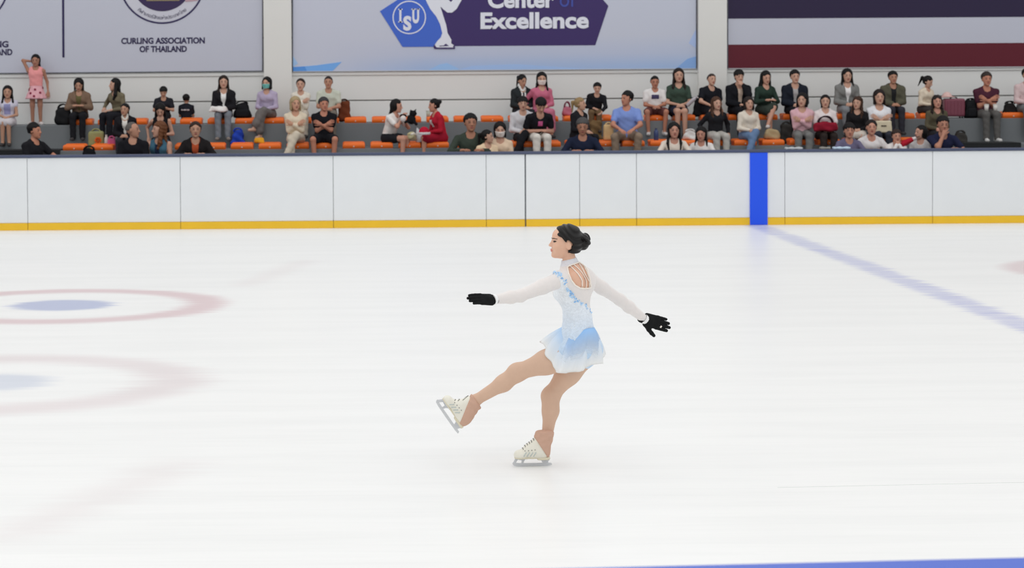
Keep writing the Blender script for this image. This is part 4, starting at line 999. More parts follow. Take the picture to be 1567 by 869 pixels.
bag('clothes_bundle', 'brown bundle of clothes on the seat beside the blonde woman', 911, YR-0.05, ZA, 0.26, 0.20, 0.42, (116, 92, 62), strap=False, top=0.7, sag=0.04, cat='clothes')
bottle(1004, YA+0.2, ZA+0.095, 'dark blue water bottle on a seat beside the blue polo man', (58, 74, 118), (50, 60, 96), 0.20, 0.04)
bag('plastic_bag', 'crumpled white plastic bag behind the two girls', 1056, YA+0.22, ZA+0.095, 0.24, 0.18, 0.15, (206, 204, 202), strap=True, top=0.6, sag=0.05, hh=0.04)
bag('canvas_bag', 'beige canvas bag on the seat beside the cream hooded jacket', 1181, YA+0.22, ZA+0.095, 0.28, 0.16, 0.17, (166, 146, 112), strap=False, top=0.75, sag=0.02)
bag('handbag', 'dark bag standing behind the woman in the pink sweater', 1203, YR-0.14, ZA, 0.22, 0.16, 0.34, (56, 54, 52), top=0.8, hh=0.06)
bag('lap_bag', 'dark red bag on the lap of the woman in white t-shirt', 1263, YA-0.10, ZA+0.235, 0.42, 0.17, 0.15, (136, 28, 46), strap=True, top=0.85, sag=0.02, hh=0.11, hrgb=(48, 30, 38))
t_ = bag('tote_bag', 'cream tote bag on the lap of the woman with crossed arms', 1352, YA-0.12, ZA+0.20, 0.28, 0.06, 0.20, (208, 196, 170), strap=False, top=0.92, sag=0.004)
MB().box((-0.045, -0.036, 0.105), (0.04, -0.020, 0.125)).build('print', cloth((90, 80, 70)), t_)
bag('white_bundle', 'folded white jacket on the lap of the woman in black cardigan', 334.5, YR-0.10, ZR+0.215, 0.32, 0.20, 0.085, (222, 218, 216), strap=False, top=0.8, sag=0.02, cat='jacket')
bag('backpack', 'black backpack standing beside the maroon t-shirt man', 1485, yb, ZR, 0.22, 0.22, 0.31, (30, 31, 34), pocket=True, top=0.8, hh=0.05)
bag('camera_bag', 'black bag on a seat at the right edge', 1545, yb, ZR+0.05, 0.24, 0.2, 0.20, (34, 33, 33), top=0.7, hh=0.05)
bag('handbag', 'dark bag hanging beside the person in black t-shirt by the right pillar', 1068, yb, ZR+0.06, 0.18, 0.18, 0.32, (28, 28, 32), top=0.6, hh=0.06)
bag('plaid_bag', 'dark checked bag beside the young man in navy', 1470, YA+0.30, ZA, 0.22, 0.16, 0.18, (60, 58, 56), top=0.8, hh=0.05)
# suitcase
e = sitem('suitcase', 'maroon pink hard-shell suitcase standing on the upper step', 'suitcase', 1459, yb, ZR)
scm = mat('suitcase_shell', (122, 62, 78), 0.45, CK); dkm = mat('black_plastic', (28, 28, 30), 0.5)
add_sdf('shell', rbox((0, 0, 0.185), (0.175, 0.11, 0.155), 0.035), (-0.2, -0.14, 0), (0.2, 0.14, 0.36), 0.012, scm, e)
for x in np.linspace(-0.12, 0.12, 5): MB().box((x-0.012, -0.118, 0.06), (x+0.012, -0.105, 0.31), 0.003).build('rib', scm, e)
for sx in (-1, 1):
    for sy in (-1, 1): MB().tube([(sx*0.13-0.012, sy*0.075, 0.018), (sx*0.13+0.012, sy*0.075, 0.018)], 0.018, 10).build('wheel', dkm, e)
handle(e, 0.06, 0.335, 0.03, dkm, 0, 0.010)
e = sitem('sun_hat', 'pale pink soft hat lying on the maroon suitcase', 'hat', 1449, yb, ZR+0.365)
add_sdf('crown', lambda p: smax(ell((0, 0, 0.0), (0.085, 0.085, 0.09))(p), -p[:, 2]-0.0, 0.01), (-0.12, -0.12, -0.03), (0.12, 0.12, 0.13), 0.010, cloth((214, 182, 176)), e)
add_sdf('brim', ell((0, 0, 0.004), (0.14, 0.13, 0.014)), (-0.17, -0.17, -0.03), (0.17, 0.17, 0.04), 0.008, cloth((206, 172, 166)), e)
# cups
def cup(px, Y, z, label, rgb):
    e = sitem('paper_cup', label, 'cup', px, Y, z)
    MB().tube([(0, 0, 0), (0, 0, 0.10)], [0.030, 0.040], 12).build('cup_body', mat('cup_paper', rgb, 0.6, CK), e, True)
    MB().tube([(0, 0, 0.10), (0, 0, 0.108), (0, 0, 0.114)], [0.043, 0.043, 0.034], 12).build('lid', mat('cup_lid', (214, 210, 204), 0.5), e)
cup(1509.5, YR+0.24-0.26, ZR+0.130, 'white cup on the lap of the man in maroon, left of two', (222, 218, 212)); cup(1523, YR+0.24-0.26, ZR+0.130, 'white cup on the lap of the man in maroon, right of two', (222, 218, 212))
cup(655.5, YR+0.2, ZR+0.095, 'pale cup on an upper seat behind the red jacket skater', (176, 184, 172))
bottle(1052, YR-0.12, ZR+0.26, 'slim white bottle held by the woman in dark green t-shirt', (196, 190, 196), (206, 200, 206), 0.24, 0.032, rot=(0.5, 0.75, 0))
# plush toy held by the leaning woman
e = sitem('plush_toy', 'black fluffy plush cat held up between two seated women', 'plush toy', 629.5, YA+0.00, ZA+0.42)
pm_ = cloth((22, 22, 25))
def fuzz(f): return lambda p: f(p)+0.006*np.sin(p[:, 0]*95)*np.sin(p[:, 1]*88)*np.sin(p[:, 2]*91)
add_sdf('body', fuzz(uni([ell((0, 0, 0.06), (0.075, 0.07, 0.085)), cap((-0.05, -0.04, 0.03), (-0.10, -0.06, 0.02), 0.025), cap((0.05, -0.04, 0.02), (0.08, -0.07, -0.02), 0.026)], 0.03)), (-0.15, -0.12, -0.06), (0.15, 0.12, 0.18), 0.011, pm_, e)
add_sdf('head', fuzz(uni([ell((0.03, -0.01, 0.155), (0.062, 0.055, 0.052)), cap((0.0, -0.01, 0.19), (-0.015, -0.01, 0.225), 0.02, 0.008), cap((0.06, -0.01, 0.19), (0.075, -0.01, 0.225), 0.02, 0.008)], 0.015)), (-0.08, -0.10, 0.06), (0.14, 0.1, 0.26), 0.010, pm_, e)
e = sitem('plush_toy', 'small white plush with black edge held by the leaning woman', 'plush toy', 617, YA-0.06, ZA+0.44)
add_sdf('body', fuzz(ell((0, 0, 0.05), (0.05, 0.045, 0.055))), (-0.08, -0.08, -0.02), (0.08, 0.08, 0.13), 0.010, cloth((214, 206, 204)), e)
handle(e, 0.05, 0.085, 0.035, pm_, 0, 0.013, 'rim')
# bouquet, paper cone and red cap between the two seated women
e = sitem('bouquet', 'bunch of cream flowers lying on a seat beside the red skater', 'flowers', 632, YA+0.05, ZA+0.10)
add_sdf('wrapping', cap((0.03, 0, 0.05), (-0.02, -0.02, 0.10), 0.025, 0.075), (-0.14, -0.14, 0), (0.12, 0.12, 0.20), 0.012, cloth((196, 188, 150)), e)
bl = mesh_np('blossom', *sdf(lambda p: ell((0, 0, 0), (0.028, 0.028, 0.022))(p)+0.004*np.sin(np.arctan2(p[:, 1], p[:, 0])*5), (-0.05,)*3, (0.05,)*3, 0.008)); 
for i in range(9):
    o = link('blossom', bl, e, cloth([(222, 214, 180), (206, 196, 150), (226, 220, 206)][i % 3])); a = i*2.4
    o.location = (-0.03+0.055*math.cos(a)*math.sqrt(i/8), -0.05+0.03*math.sin(a), 0.135+0.04*math.sin(a*1.3))
e = sitem('paper_cone', 'white pointed paper wrapper standing beside the bouquet', 'wrapper', 641, YA+0.12, ZA+0.10)
MB().tube([(0.02, 0, 0.0), (0.0, 0, 0.12), (-0.03, 0, 0.24)], [0.075, 0.06, 0.006], 10).build('paper', mat('paper', (206, 208, 212), 0.7, CK), e, True)
e = sitem('knit_cap', 'bright red knitted cap held by the skater in red', 'cap', 649, YA-0.16, ZA+0.26)
add_sdf('crown', lambda p: smax(ell((0, 0, 0), (0.088, 0.085, 0.10))(p)+0.003*np.sin(np.arctan2(p[:, 1], p[:, 0])*18), -p[:, 2]-0.02, 0.01), (-0.12, -0.12, -0.05), (0.12, 0.12, 0.13), 0.010, cloth((178, 26, 52)), e)
add_sdf('brim', lambda p: smax(np.abs(ell((0, 0, -0.01), (0.096, 0.093, 0.10))(p))-0.010, np.abs(p[:, 2]+0.012)-0.022, 0.006), (-0.13, -0.13, -0.06), (0.13, 0.13, 0.05), 0.010, cloth((206, 200, 202)), e)
# folded red toy umbrella
e = sitem('toy_umbrella', 'small folded red and white umbrella held between the children', 'umbrella', 1388, YF+0.02, ZF+0.46)
e.rotation_euler = (0, math.radians(66), 0)
def rib_tube(z0, z1, r0, r1, m, nm):
    n = 16; rings = 5; V = []; Fc = []
    for i in range(rings+1):
        q = i/rings
        for j in range(n): rr = (r0+(r1-r0)*q)*(1+0.18*math.cos(j*math.pi)); V.append((rr*math.cos(2*math.pi*j/n), rr*math.sin(2*math.pi*j/n), z0+(z1-z0)*q))
    for i in range(rings):
        for j in range(n): Fc.append((i*n+j, i*n+(j+1) % n, (i+1)*n+(j+1) % n, (i+1)*n+j))
    Fc += [tuple(range(n-1, -1, -1)), tuple(rings*n+j for j in range(n))]
    MB().add(V, Fc).build(nm, m, e, True)
rib_tube(-0.12, 0.10, 0.055, 0.03, cloth((180, 36, 52)), 'canopy'); rib_tube(0.10, 0.16, 0.030, 0.018, cloth((218, 206, 206)), 'canopy_tip'); MB().tube([(0, 0, 0.16), (0, 0, 0.22)], 0.008, 8).build('ferrule', dkm, e)
# dark mats on the seatless ends of the middle step
for x0, x1, lb in ((-60, 92, 'black rubber mat on the middle step at the left end'), (1472, 1562, 'black rubber mat on the middle step at the right end')):
    xa, xb = float(at(x0, 225, YA)[0]), float(at(x1, 225, YA)[0]); e = empty('floor_mat', ((xa+xb)/2, YA, ZA)); tag(e, lb, 'mat'); hw_ = (xb-xa)/2
    MB().box((-hw_, -0.018, 0.0), (hw_, 0.62, 0.018), 0.004).build('mat_top', mat('rubber', (34, 36, 38), 0.85), e)
    MB().box((-hw_, -0.018, -0.085), (hw_, -0.004, 0.0), 0.003).build('mat_lip', mat('rubber', (34, 36, 38), 0.85), e)
# cloths on the board's cap rail
for px, w_, rgb, lb in ((1215, 0.26, (176, 180, 184), 'grey folded cloth on the board rail below the pink sweater'), (1288, 0.26, (182, 200, 216), 'pale blue folded cloth on the board rail by the child'), (1262, 0.16, (134, 132, 128), 'grey glove lying on the board rail')):
    e = sitem('folded_cloth', lb, 'cloth', px, YB+0.07, zt+0.040)
    add_sdf('cloth', lambda p: rbox((0, 0, 0.016), (w_/2, 0.055, 0.018), 0.012)(p)+0.004*np.sin(p[:, 0]*60), (-w_*0.6, -0.08, -0.01), (w_*0.6, 0.08, 0.06), 0.009, cloth(rgb), e)
# flowers on the standing child's tutu, white lettering on the child's back
tutu = [o for o in bpy.data.objects if o.get('label', '').startswith('child in pink top')][0]
sk = [c for c in tutu.children if c.name.startswith('skirt')][0]
vv = np.array([v.co[:] for v in sk.data.vertices]); nn = np.array([v.normal[:] for v in sk.data.vertices])
zr_ = (vv[:, 2].min(), vv[:, 2].max())
for fx, fz in ((-0.62, 0.62), (-0.45, 0.38), (-0.08, 0.2), (0.45, 0.42), (0.62, 0.75), (0.0, 0.62)):
    wx = np.abs(vv[:, 0]).max(); tz = zr_[0]+fz*(zr_[1]-zr_[0]); front = nn[:, 1] < -0.2
    i = np.argmin(np.where(front, (vv[:, 0]-fx*wx)**2+(vv[:, 2]-tz)**2, 9)); c_ = vv[i]; n_ = nrm(nn[i]); a_ = nrm(np.cross(n_, [0, 0, 1])); b_ = np.cross(n_, a_)
    MB().prism([c_-n_*0.002+0.021*(1+0.25*math.cos(5*q))*(math.cos(q)*a_+math.sin(q)*b_) for q in np.linspace(0, 2*math.pi, 21)[:-1]], n_*0.008).build('flower', cloth((128, 34, 62)), tutu)
bc_ = [o for o in bpy.data.objects if o.get('label', '').startswith('child in black shirt with white')][0]
tp_ = [c for c in bc_.children if c.name.startswith('top')][0]
vv = np.array([v.co[:] for v in tp_.data.vertices]); zc_ = vv[:, 2].min()+0.66*(vv[:, 2].max()-vv[:, 2].min())
sel = np.abs(vv[:, 2]-zc_) < 0.03; yb_ = vv[sel & (np.abs(vv[:, 0]) < 0.08)][:, 1].max()
for i, w_ in enumerate((0.02, 0.014, 0.024, 0.016, 0.02)):
    x_ = -0.062+i*0.029; MB().box((x_, yb_-0.012, zc_-0.012), (x_+w_, yb_+0.006, zc_+0.012), 0.003).build('print', cloth((206, 206, 210)), bc_)
# ================================================================== THE SKATER
SK0 = onice(815, 713.0); YK = float(SK0[1])
sk_root = empty('person', (float(SK0[0]), YK, 0.0)); tag(sk_root, 'figure skater in pale blue dress and black gloves gliding on one leg', 'person')
_o = np.array([SK0[0], YK, 0.0])
def J(px, py, dy=0.0): return at(px, py, YK+dy)-_o
pel = J(885, 527, 0.0); wai = J(884, 490, 0.0); che = J(879, 448, 0.0); upc = J(877, 424, 0.0); nkb = J(872, 404, 0.0); hdc = J(865.5, 371.3, -0.01)
shL, shR = J(857, 428, -0.100), J(898, 425, 0.100)
elL, wrL = J(796, 452.5, -0.24), J(755, 458.5, -0.36)
elR, wrR = J(949, 459, 0.23), J(986.5, 488.5, 0.34)
fwd = nrm([-0.77, 0.64, 0]); lat = nrm([0.64, 0.77, 0])           # torso facing away to the left; lat = her right side
hpL, hpR = J(874, 541, -0.055), J(892, 541, 0.055)
knL, anL = J(791, 570, 0.03), J(727, 613, 0.08)
knR, anR = J(842.5, 606, 0.10), J(836.5, 672, 0.05)
Tz = np.array([0, 0, 1.0])
def head_skater():
    P = skull_parts(); P['face'] = ell((0, -0.026, -0.020), (0.057, 0.060, 0.076)); P['jaw'] = ell((0, -0.040, -0.064), (0.036, 0.042, 0.034))
    nose = [cap((0, -0.084, 0.016), (0, -0.102, -0.018), 0.0055, 0.0085), ell((0.007, -0.092, -0.021), (0.007, 0.010, 0.006)), ell((-0.007, -0.092, -0.021), (0.007, 0.010, 0.006))]
    lipu = ell((0, -0.0905, -0.0455), (0.021, 0.0085, 0.0052)); lipl = ell((0, -0.0885, -0.0555), (0.018, 0.0085, 0.0060)); chin = ell((0, -0.073, -0.083), (0.019, 0.017, 0.017))
    ears = [ell((s*0.074, 0.010, -0.013), (0.008, 0.018, 0.029)) for s in (-1, 1)]; earh = [ell((s*0.083, 0.006, -0.010), (0.006, 0.010, 0.016)) for s in (-1, 1)]
    eyes = [ell((s*0.031, -0.084, 0.008), (0.018, 0.013, 0.010)) for s in (-1, 1)]; balls = [ell((s*0.030, -0.070, 0.008), (0.0145, 0.0135, 0.0095)) for s in (-1, 1)]
    brow = [cap((s*0.016, -0.081, 0.026), (s*0.046, -0.068, 0.027), 0.006, 0.004) for s in (-1, 1)]
    fore = ell((0, -0.030, 0.045), (0.058, 0.056, 0.050)); cheek = [ell((s*0.038, -0.056, -0.030), (0.024, 0.026, 0.028)) for s in (-1, 1)]
    def f(p):
        d = smin(smin(P['cran'](p), P['face'](p), 0.03), P['jaw'](p), 0.03); d = smin(d, chin(p), 0.018); d = smin(d, fore(p), 0.02)
        for e in cheek: d = smin(d, e(p), 0.02)
        for e in eyes: d = smax(d, -(e(p)+0.003), 0.008)
        for e in brow: d = smin(d, e(p), 0.008)
        for e in balls: d = smin(d, e(p), 0.002)
        for n in nose: d = smin(d, n(p), 0.010)
        d = smin(smin(d, lipu(p), 0.004), lipl(p), 0.004)
        for e, q in zip(ears, earh): d = smin(d, smax(e(p), -q(p), 0.004), 0.006)
        return d
    return f
HSK = head_skater()
RHk = rotz(math.radians(-87)) @ rotx(math.radians(-2)) @ roty(math.radians(0)); HSC = 0.89
def to_head(p): return ((p-hdc.astype(np.float32)) @ RHk.astype(np.float32))/HSC
tors = [econe(pel-Tz*0.035, pel+Tz*0.04, lat, fwd, (0.114, 0.094), (0.106, 0.084)), econe(pel+Tz*0.04, wai, lat, fwd, (0.106, 0.084), (0.077, 0.066)),
        econe(wai, che, lat, fwd, (0.077, 0.066), (0.098, 0.073)), econe(che, upc, lat, fwd, (0.098, 0.072), (0.100, 0.062)), econe(upc, nkb-Tz*0.01, lat, fwd, (0.090, 0.056), (0.042, 0.040)),
        cap(shL, upc+Tz*0.018, 0.041, 0.044), cap(shR, upc+Tz*0.018, 0.037, 0.044), ell(che+fwd*0.052-Tz*0.005, (0.078, 0.046, 0.048)),
        ell(pel-fwd*0.052+lat*0.05-Tz*0.03, (0.068, 0.066, 0.072)), ell(pel-fwd*0.052-lat*0.05-Tz*0.03, (0.068, 0.066, 0.072))]
blade_b = [ell(upc-fwd*0.062+lat*s*0.062-Tz*0.02, (0.040, 0.030, 0.055)) for s in (-1, 1)]
torso_f = uni(tors+blade_b, 0.045)
neck_f = cap(nkb-Tz*0.02+fwd*0.005, hdc+np.array([0.018, 0, -0.050]), 0.037, 0.034)
def armf(e=0.0):
    return [uni([cap(shL, shL+(elL-shL)*0.45, 0.044+e, 0.037+e), cap(shL+(elL-shL)*0.45, elL, 0.037+e, 0.030+e), cap(elL, elL+(wrL-elL)*0.35, 0.030+e, 0.031+e), cap(elL+(wrL-elL)*0.35, wrL, 0.031+e, 0.021+e)], 0.02),
            uni([cap(shR, shR+(elR-shR)*0.45, 0.040+e, 0.034+e), cap(shR+(elR-shR)*0.45, elR, 0.034+e, 0.029+e), cap(elR, elR+(wrR-elR)*0.35, 0.029+e, 0.030+e), cap(elR+(wrR-elR)*0.35, wrR, 0.030+e, 0.020+e)], 0.02)]
AF = armf()
def leg_f(hp, kn, an, cal):
    d1 = kn-hp; d2 = an-kn
    return uni([cap(hp, hp+d1*0.45, 0.085, 0.066), cap(hp+d1*0.45, kn, 0.066, 0.043), ell(kn, (0.041, 0.041, 0.043)), cap(kn, kn+d2*0.33+cal*0.008, 0.042, 0.043), cap(kn+d2*0.33+cal*0.008, an, 0.043, 0.030)], 0.04)
LL = leg_f(hpL, knL, anL, nrm([0.5, -0.1, -0.8])); LR = leg_f(hpR, knR, anR, nrm([1.0, -0.3, 0]))
# feet inside the boots, so the body ends in feet
skF = dict(c=J(814.5, 711.2, 0.0), f=nrm([-1, -0.10, 0.0]), u=np.array([0, 0, 1.0]))
skF['c'][2] = 0.001
_fL = nrm(J(666, 615.5, 0.08)-J(699, 662.5, 0.08)); skL = dict(c=J(682.5, 639, 0.08), f=_fL, u=nrm(np.array([-_fL[2]*-1, 0, -_fL[0]])))
for s in (skF, skL):
    s['u'] = nrm(s['u']-s['f']*np.dot(s['u'], s['f'])); s['s'] = np.cross(s['u'], s['f']); s['R'] = np.stack([s['f'], s['s'], s['u']], 1)
def SL(s, x, y, z): return s['c']+s['R'] @ np.array([x, y, z])
feet_f = [uni([cap(an, SL(s, ax, 0, 0.105), 0.034, 0.034), cap(SL(s, -0.06, 0, 0.085), SL(s, 0.06, 0, 0.075), 0.026, 0.020)], 0.02) for an, s, ax in ((anR, skF, -0.07), (anL, skL, -0.03))]
def body_f(p):
    d = smin(torso_f(p), neck_f(p), 0.03)
    for g in AF: d = smin(d, g(p), 0.03)
    for g in (LL, LR): d = smin(d, g(p), 0.025)
    for g in feet_f: d = smin(d, g(p), 0.02)
    return smin(d, HSK(to_head(p))*HSC, 0.012)
pts = np.array([hdc, wrL, wrR, pel, knL, knR, anL, anR, SL(skF, .1, 0, .05), SL(skL, .1, 0, .05), SL(skF, -.1, 0, .02)])
V, Q = sdf(body_f, pts.min(0)-0.13, pts.max(0)+0.13, 0.0040)
c = V[Q].mean(1); ch = ((c-hdc) @ RHk)/HSC
mi = np.where(c[:, 2] < pel[2]+0.02, 1, 0)
fr = face_regions(np.zeros((4, 3)), np.zeros((0, 4), int))
lip = (ch[:, 1] < -0.084) & ((ch[:, 0]/0.022)**2+((ch[:, 2]+0.0505)/0.0105)**2 < 1) & (np.abs(ch[:, 2]) < 0.2)
mi[lip] = 2
skin_s = mat('skater_skin', (224, 180, 155), 0.5, 1.0, 0.03, 20, 0.35); tights = mat('tights', (212, 178, 155), 0.62, 1.0, 0.03, 40, 0.2)
def sub(m, w, col):
    b = m.node_tree.nodes['Principled BSDF']; b.inputs['Subsurface Weight'].default_value = w; b.inputs['Subsurface Radius'].default_value = col; b.inputs['Subsurface Scale'].default_value = 0.01
sub(skin_s, 0.12, (1, 0.4, 0.25))
link('body', mesh_np('body', V, Q, True, [skin_s, tights, mat('skater_lips', (208, 136, 124), 0.45)], mi), sk_root)
def hd(x, y, z): return hdc+RHk @ (np.array([x, y, z])*HSC)
for s in (-1, 1):
    def eyef(p):
        q = to_head(p); rg = np.sqrt(((s*q[:, 0]-0.0335)/0.0150)**2+((q[:, 2]-0.0085-0.10*(s*q[:, 0]-0.033))/0.0058)**2)-1
        return np.maximum(np.maximum(np.abs(HSK(q))-0.0016, rg*0.006), q[:, 1]+0.03)
    V, Q = sdf(eyef, hd(s*0.033, -0.07, 0.008)-0.028, hd(s*0.033, -0.07, 0.008)+0.028, 0.0012)
    link('eye', mesh_np('eye', V, Q, True, [mat('eye_lash', (40, 28, 26), 0.3)]), sk_root)
    def browf(p):
        q = to_head(p); u_ = np.clip((s*q[:, 0]-0.016)/0.036, 0, 1); zz = 0.0265+0.006*u_-0.006*u_*u_
        rg = np.sqrt((np.maximum(np.abs(s*q[:, 0]-0.034)-0.018, 0))**2+(q[:, 2]-zz)**2)-(0.0036-0.0018*u_)
        return np.maximum(np.maximum(np.abs(HSK(q))-0.0016, rg), q[:, 1]+0.03)
    V, Q = sdf(browf, hd(s*0.034, -0.07, 0.029)-0.035, hd(s*0.034, -0.07, 0.029)+0.035, 0.0012)
    link('eyebrow', mesh_np('eyebrow', V, Q, True, [mat('skater_brow', (52, 38, 34), 0.7)]), sk_root)
# hair drawn back in ridges to a bun
def hair_sk(p):
    q = to_head(p); x, y, z = q[:, 0], q[:, 1], q[:, 2]
    P = skull_parts(); d = smin(P['cran'](q), ell((0, 0.022, 0.005), (0.071, 0.082, 0.082))(q), 0.02)-0.011
    line = np.maximum(z-(0.066-0.62*np.clip(np.abs(x)-0.030, 0, 1)), y+0.050-0.75*np.clip(0.060-z, 0, 0.075)+0.0)
    d = smax(d, -line, 0.008)
    d = smax(d, -np.maximum(y+0.062, z-0.074), 0.006)
    ear = np.sqrt(((y-0.008)/0.025)**2+((z+0.014)/0.034)**2)-1
    d = smax(d, -ear*0.025, 0.006)
    d = smax(d, -0.066-z, 0.01)
    ridge = np.sin((z*0.85+y*0.45+0.3*np.abs(x))*190+2*np.sin(y*40))*0.0030
    d = d+ridge
    bx = q-np.array([0, 0.118, 0.012], np.float32); rb = np.sqrt((bx[:, 0]/0.050)**2+(bx[:, 1]/0.042)**2+(bx[:, 2]/0.054)**2); ang = np.arctan2(bx[:, 2], bx[:, 0])
    bun = (rb-1)*0.042+0.0045*np.sin(ang*3+rb*9+bx[:, 1]*70)+0.002*np.sin(ang*11+bx[:, 1]*120)
    return smin(d, bun, 0.010)*HSC
V, Q = sdf(hair_sk, hdc-0.16, hdc+np.array([0.20, 0.15, 0.14]), 0.0032)
link('hair', mesh_np('hair', V, Q, True, [mat('skater_hair', (20, 16, 16), 0.42, 0.62, 0.3, 90, 0.3)]), sk_root)
# ---------------- dress bodice with open back
poly_open = [(868.5, 409), (872, 406.5), (880, 403.5), (886, 401.2), (893, 405), (898.5, 413), (902, 424), (904.2, 438), (903, 440.6), (896, 441.6), (888, 440.8), (880.5, 436.5), (874, 428.5), (870, 419)]
def proj(Pl):
    d = Pl+_o-CAM; zc_ = d @ _fw; return np.stack([PPX+F*(d @ _rt)/zc_, PPY-F*(d @ _up)/zc_], 1)
def inpoly(pts, pg):
    x, y = pts[:, 0], pts[:, 1]; r = np.zeros(len(pts), bool); n = len(pg)
    for i in range(n):
        (x1, y1), (x2, y2) = pg[i], pg[(i+1) % n]
        cnd = ((y1 > y) != (y2 > y)) & (x < (x2-x1)*(y-y1)/((y2-y1) or 1e-9)+x1); r ^= cnd
    return r
collar_f = cap(nkb-Tz*0.03, nkb+Tz*0.022+np.array([-0.006, 0, 0]), 0.048, 0.0430)
def bod_f(p):
    d = torso_f(p)-0.0045
    d = smin(d, collar_f(p), 0.02)
    for g, S_, E_ in zip(AF, (shL, shR), (elL, elR)):
        a_ = nrm(E_-S_).astype(np.float32); d = smin(d, smax(g(p)-0.0045, ((p-S_.astype(np.float32)) @ a_)-0.028, 0.004), 0.03)
    for hp, kn in ((hpL, knL), (hpR, knR)): d = smin(d, cap(hp, hp+(kn-hp)*0.03, 0.089, 0.088)(p), 0.02)
    d = smax(d, -cap(nkb+np.array([-0.008, 0, 0.036]), hdc, 0.039, 0.050)(p), 0.004)
    return smax(d, (nkb[2]+0.028)-0+0*p[:, 2]-(nkb[2]+0.028) + (p[:, 2]-(nkb[2]+0.034+0.25*(p[:, 0]-nkb[0]))), 0.004)
V, Q = sdf(bod_f, np.array([shL, shR, pel, nkb]).min(0)-0.16, np.array([shL, shR, pel, nkb]).max(0)+0.12, 0.0036)
c = V[Q].mean(1); a_, b_ = V[Q[:, 1]]-V[Q[:, 0]], V[Q[:, 2]]-V[Q[:, 0]]; n_ = np.cross(a_, b_); pc = proj(c)
towards = (n_ @ np.array([0.1, -1, 0])) > 0
keep = ~(inpoly(pc, poly_open) & towards)
# the sash line dividing sheer yoke and sequinned body (front side mirrors it)
sash = [(846, 413), (852, 416), (860, 424), (867, 436), (874, 447), (882, 456), (892, 464), (900, 470), (912, 476)]
sx, sy = np.array([q[0] for q in sash]), np.array([q[1] for q in sash])
low = pc[:, 1] > np.interp(pc[:, 0], sx, sy)
low &= pc[:, 0] > 846.5
mi = np.where(low, 1, 0); mi[(c[:, 2] > nkb[2]-0.012) & (np.hypot(c[:, 0]-nkb[0], c[:, 1]-nkb[1]) < 0.062)] = 2
def sheer_mat():
    m = mat('sheer_mesh', (243, 239, 237), 0.7, 1.0, 0.03, 60, 0.2); b = m.node_tree.nodes['Principled BSDF']; b.inputs['Alpha'].default_value = 0.84
    b.inputs['Sheen Weight'].default_value = 0.2; return m
def dress_mat(name, z_top, z_bot, top, mid, bot, alpha_bot=1.0, spark=True, attr=None):
    m = bpy.data.materials.new(name); m.use_nodes = True; nt = m.node_tree; N = nt.nodes; Lk = nt.links; b = N['Principled BSDF']
    tc = N.new('ShaderNodeTexCoord'); sp_ = N.new('ShaderNodeSeparateXYZ'); Lk.new(tc.outputs['Object'], sp_.inputs[0])
    r = N.new('ShaderNodeMapRange'); r.inputs[1].default_value = z_top; r.inputs[2].default_value = z_bot
    src = sp_.outputs[2]
    if attr:
        an_ = N.new('ShaderNodeAttribute'); an_.attribute_name = attr; src = an_.outputs['Fac']; z_top, z_bot = 0.0, 1.0; r.inputs[1].default_value = 0.0; r.inputs[2].default_value = 1.0
    Lk.new(src, r.inputs[0])
    cr = N.new('ShaderNodeValToRGB'); cr.color_ramp.elements[0].color = (*L3(top), 1); cr.color_ramp.elements[1].color = (*L3(bot), 1); e = cr.color_ramp.elements.new(0.45); e.color = (*L3(mid), 1)
    Lk.new(r.outputs[0], cr.inputs[0]); Lk.new(cr.outputs[0], b.inputs['Base Color']); b.inputs['Roughness'].default_value = 0.55
    if spark:
        v = N.new('ShaderNodeTexVoronoi'); v.inputs['Scale'].default_value = 190; Lk.new(tc.outputs['Object'], v.inputs['Vector'])
        r2 = N.new('ShaderNodeMapRange'); r2.inputs[1].default_value = 0.15; r2.inputs[2].default_value = 0.4; r2.inputs[3].default_value = 0.25; r2.inputs[4].default_value = 0.7; Lk.new(v.outputs['Distance'], r2.inputs[0]); Lk.new(r2.outputs[0], b.inputs['Roughness'])
        bp = N.new('ShaderNodeBump'); bp.inputs['Strength'].default_value = 0.5; bp.inputs['Distance'].default_value = 0.002; Lk.new(v.outputs['Distance'], bp.inputs['Height']); Lk.new(bp.outputs[0], b.inputs['Normal'])
        hv = N.new('ShaderNodeMix'); hv.data_type = 'RGBA'; hv.blend_type = 'MULTIPLY'; hv.inputs[0].default_value = 0.35; Lk.new(cr.outputs[0], hv.inputs[6])
        v2 = N.new('ShaderNodeTexVoronoi'); v2.inputs['Scale'].default_value = 120; Lk.new(tc.outputs['Object'], v2.inputs['Vector']); bw = N.new('ShaderNodeSeparateColor'); Lk.new(v2.outputs['Color'], bw.inputs[0])
        cm = N.new('ShaderNodeCombineColor'); 
        mr = N.new('ShaderNodeMapRange'); mr.inputs[3].default_value = 0.74; mr.inputs[4].default_value = 1.12; Lk.new(bw.outputs[0], mr.inputs[0])
        for i in range(3): Lk.new(mr.outputs[0], cm.inputs[i])
        Lk.new(cm.outputs[0], hv.inputs[7]); Lk.new(hv.outputs[2], b.inputs['Base Color'])
    if alpha_bot < 1:
        ra = N.new('ShaderNodeMapRange'); ra.inputs[1].default_value = z_top; ra.inputs[2].default_value = z_bot; ra.inputs[3].default_value = 1.0; ra.inputs[4].default_value = alpha_bot; Lk.new(src, ra.inputs[0]); Lk.new(ra.outputs[0], b.inputs['Alpha'])
    return m
sheer = sheer_mat(); seq = dress_mat('sequin_bodice', wai[2]+0.16, pel[2]-0.04, (236, 240, 244), (222, 231, 242), (196, 219, 243))
collar_m = mat('collar_sequin', (226, 226, 232), 0.35, 1.0, 0.12, 150, 0.5, bump=0.4)
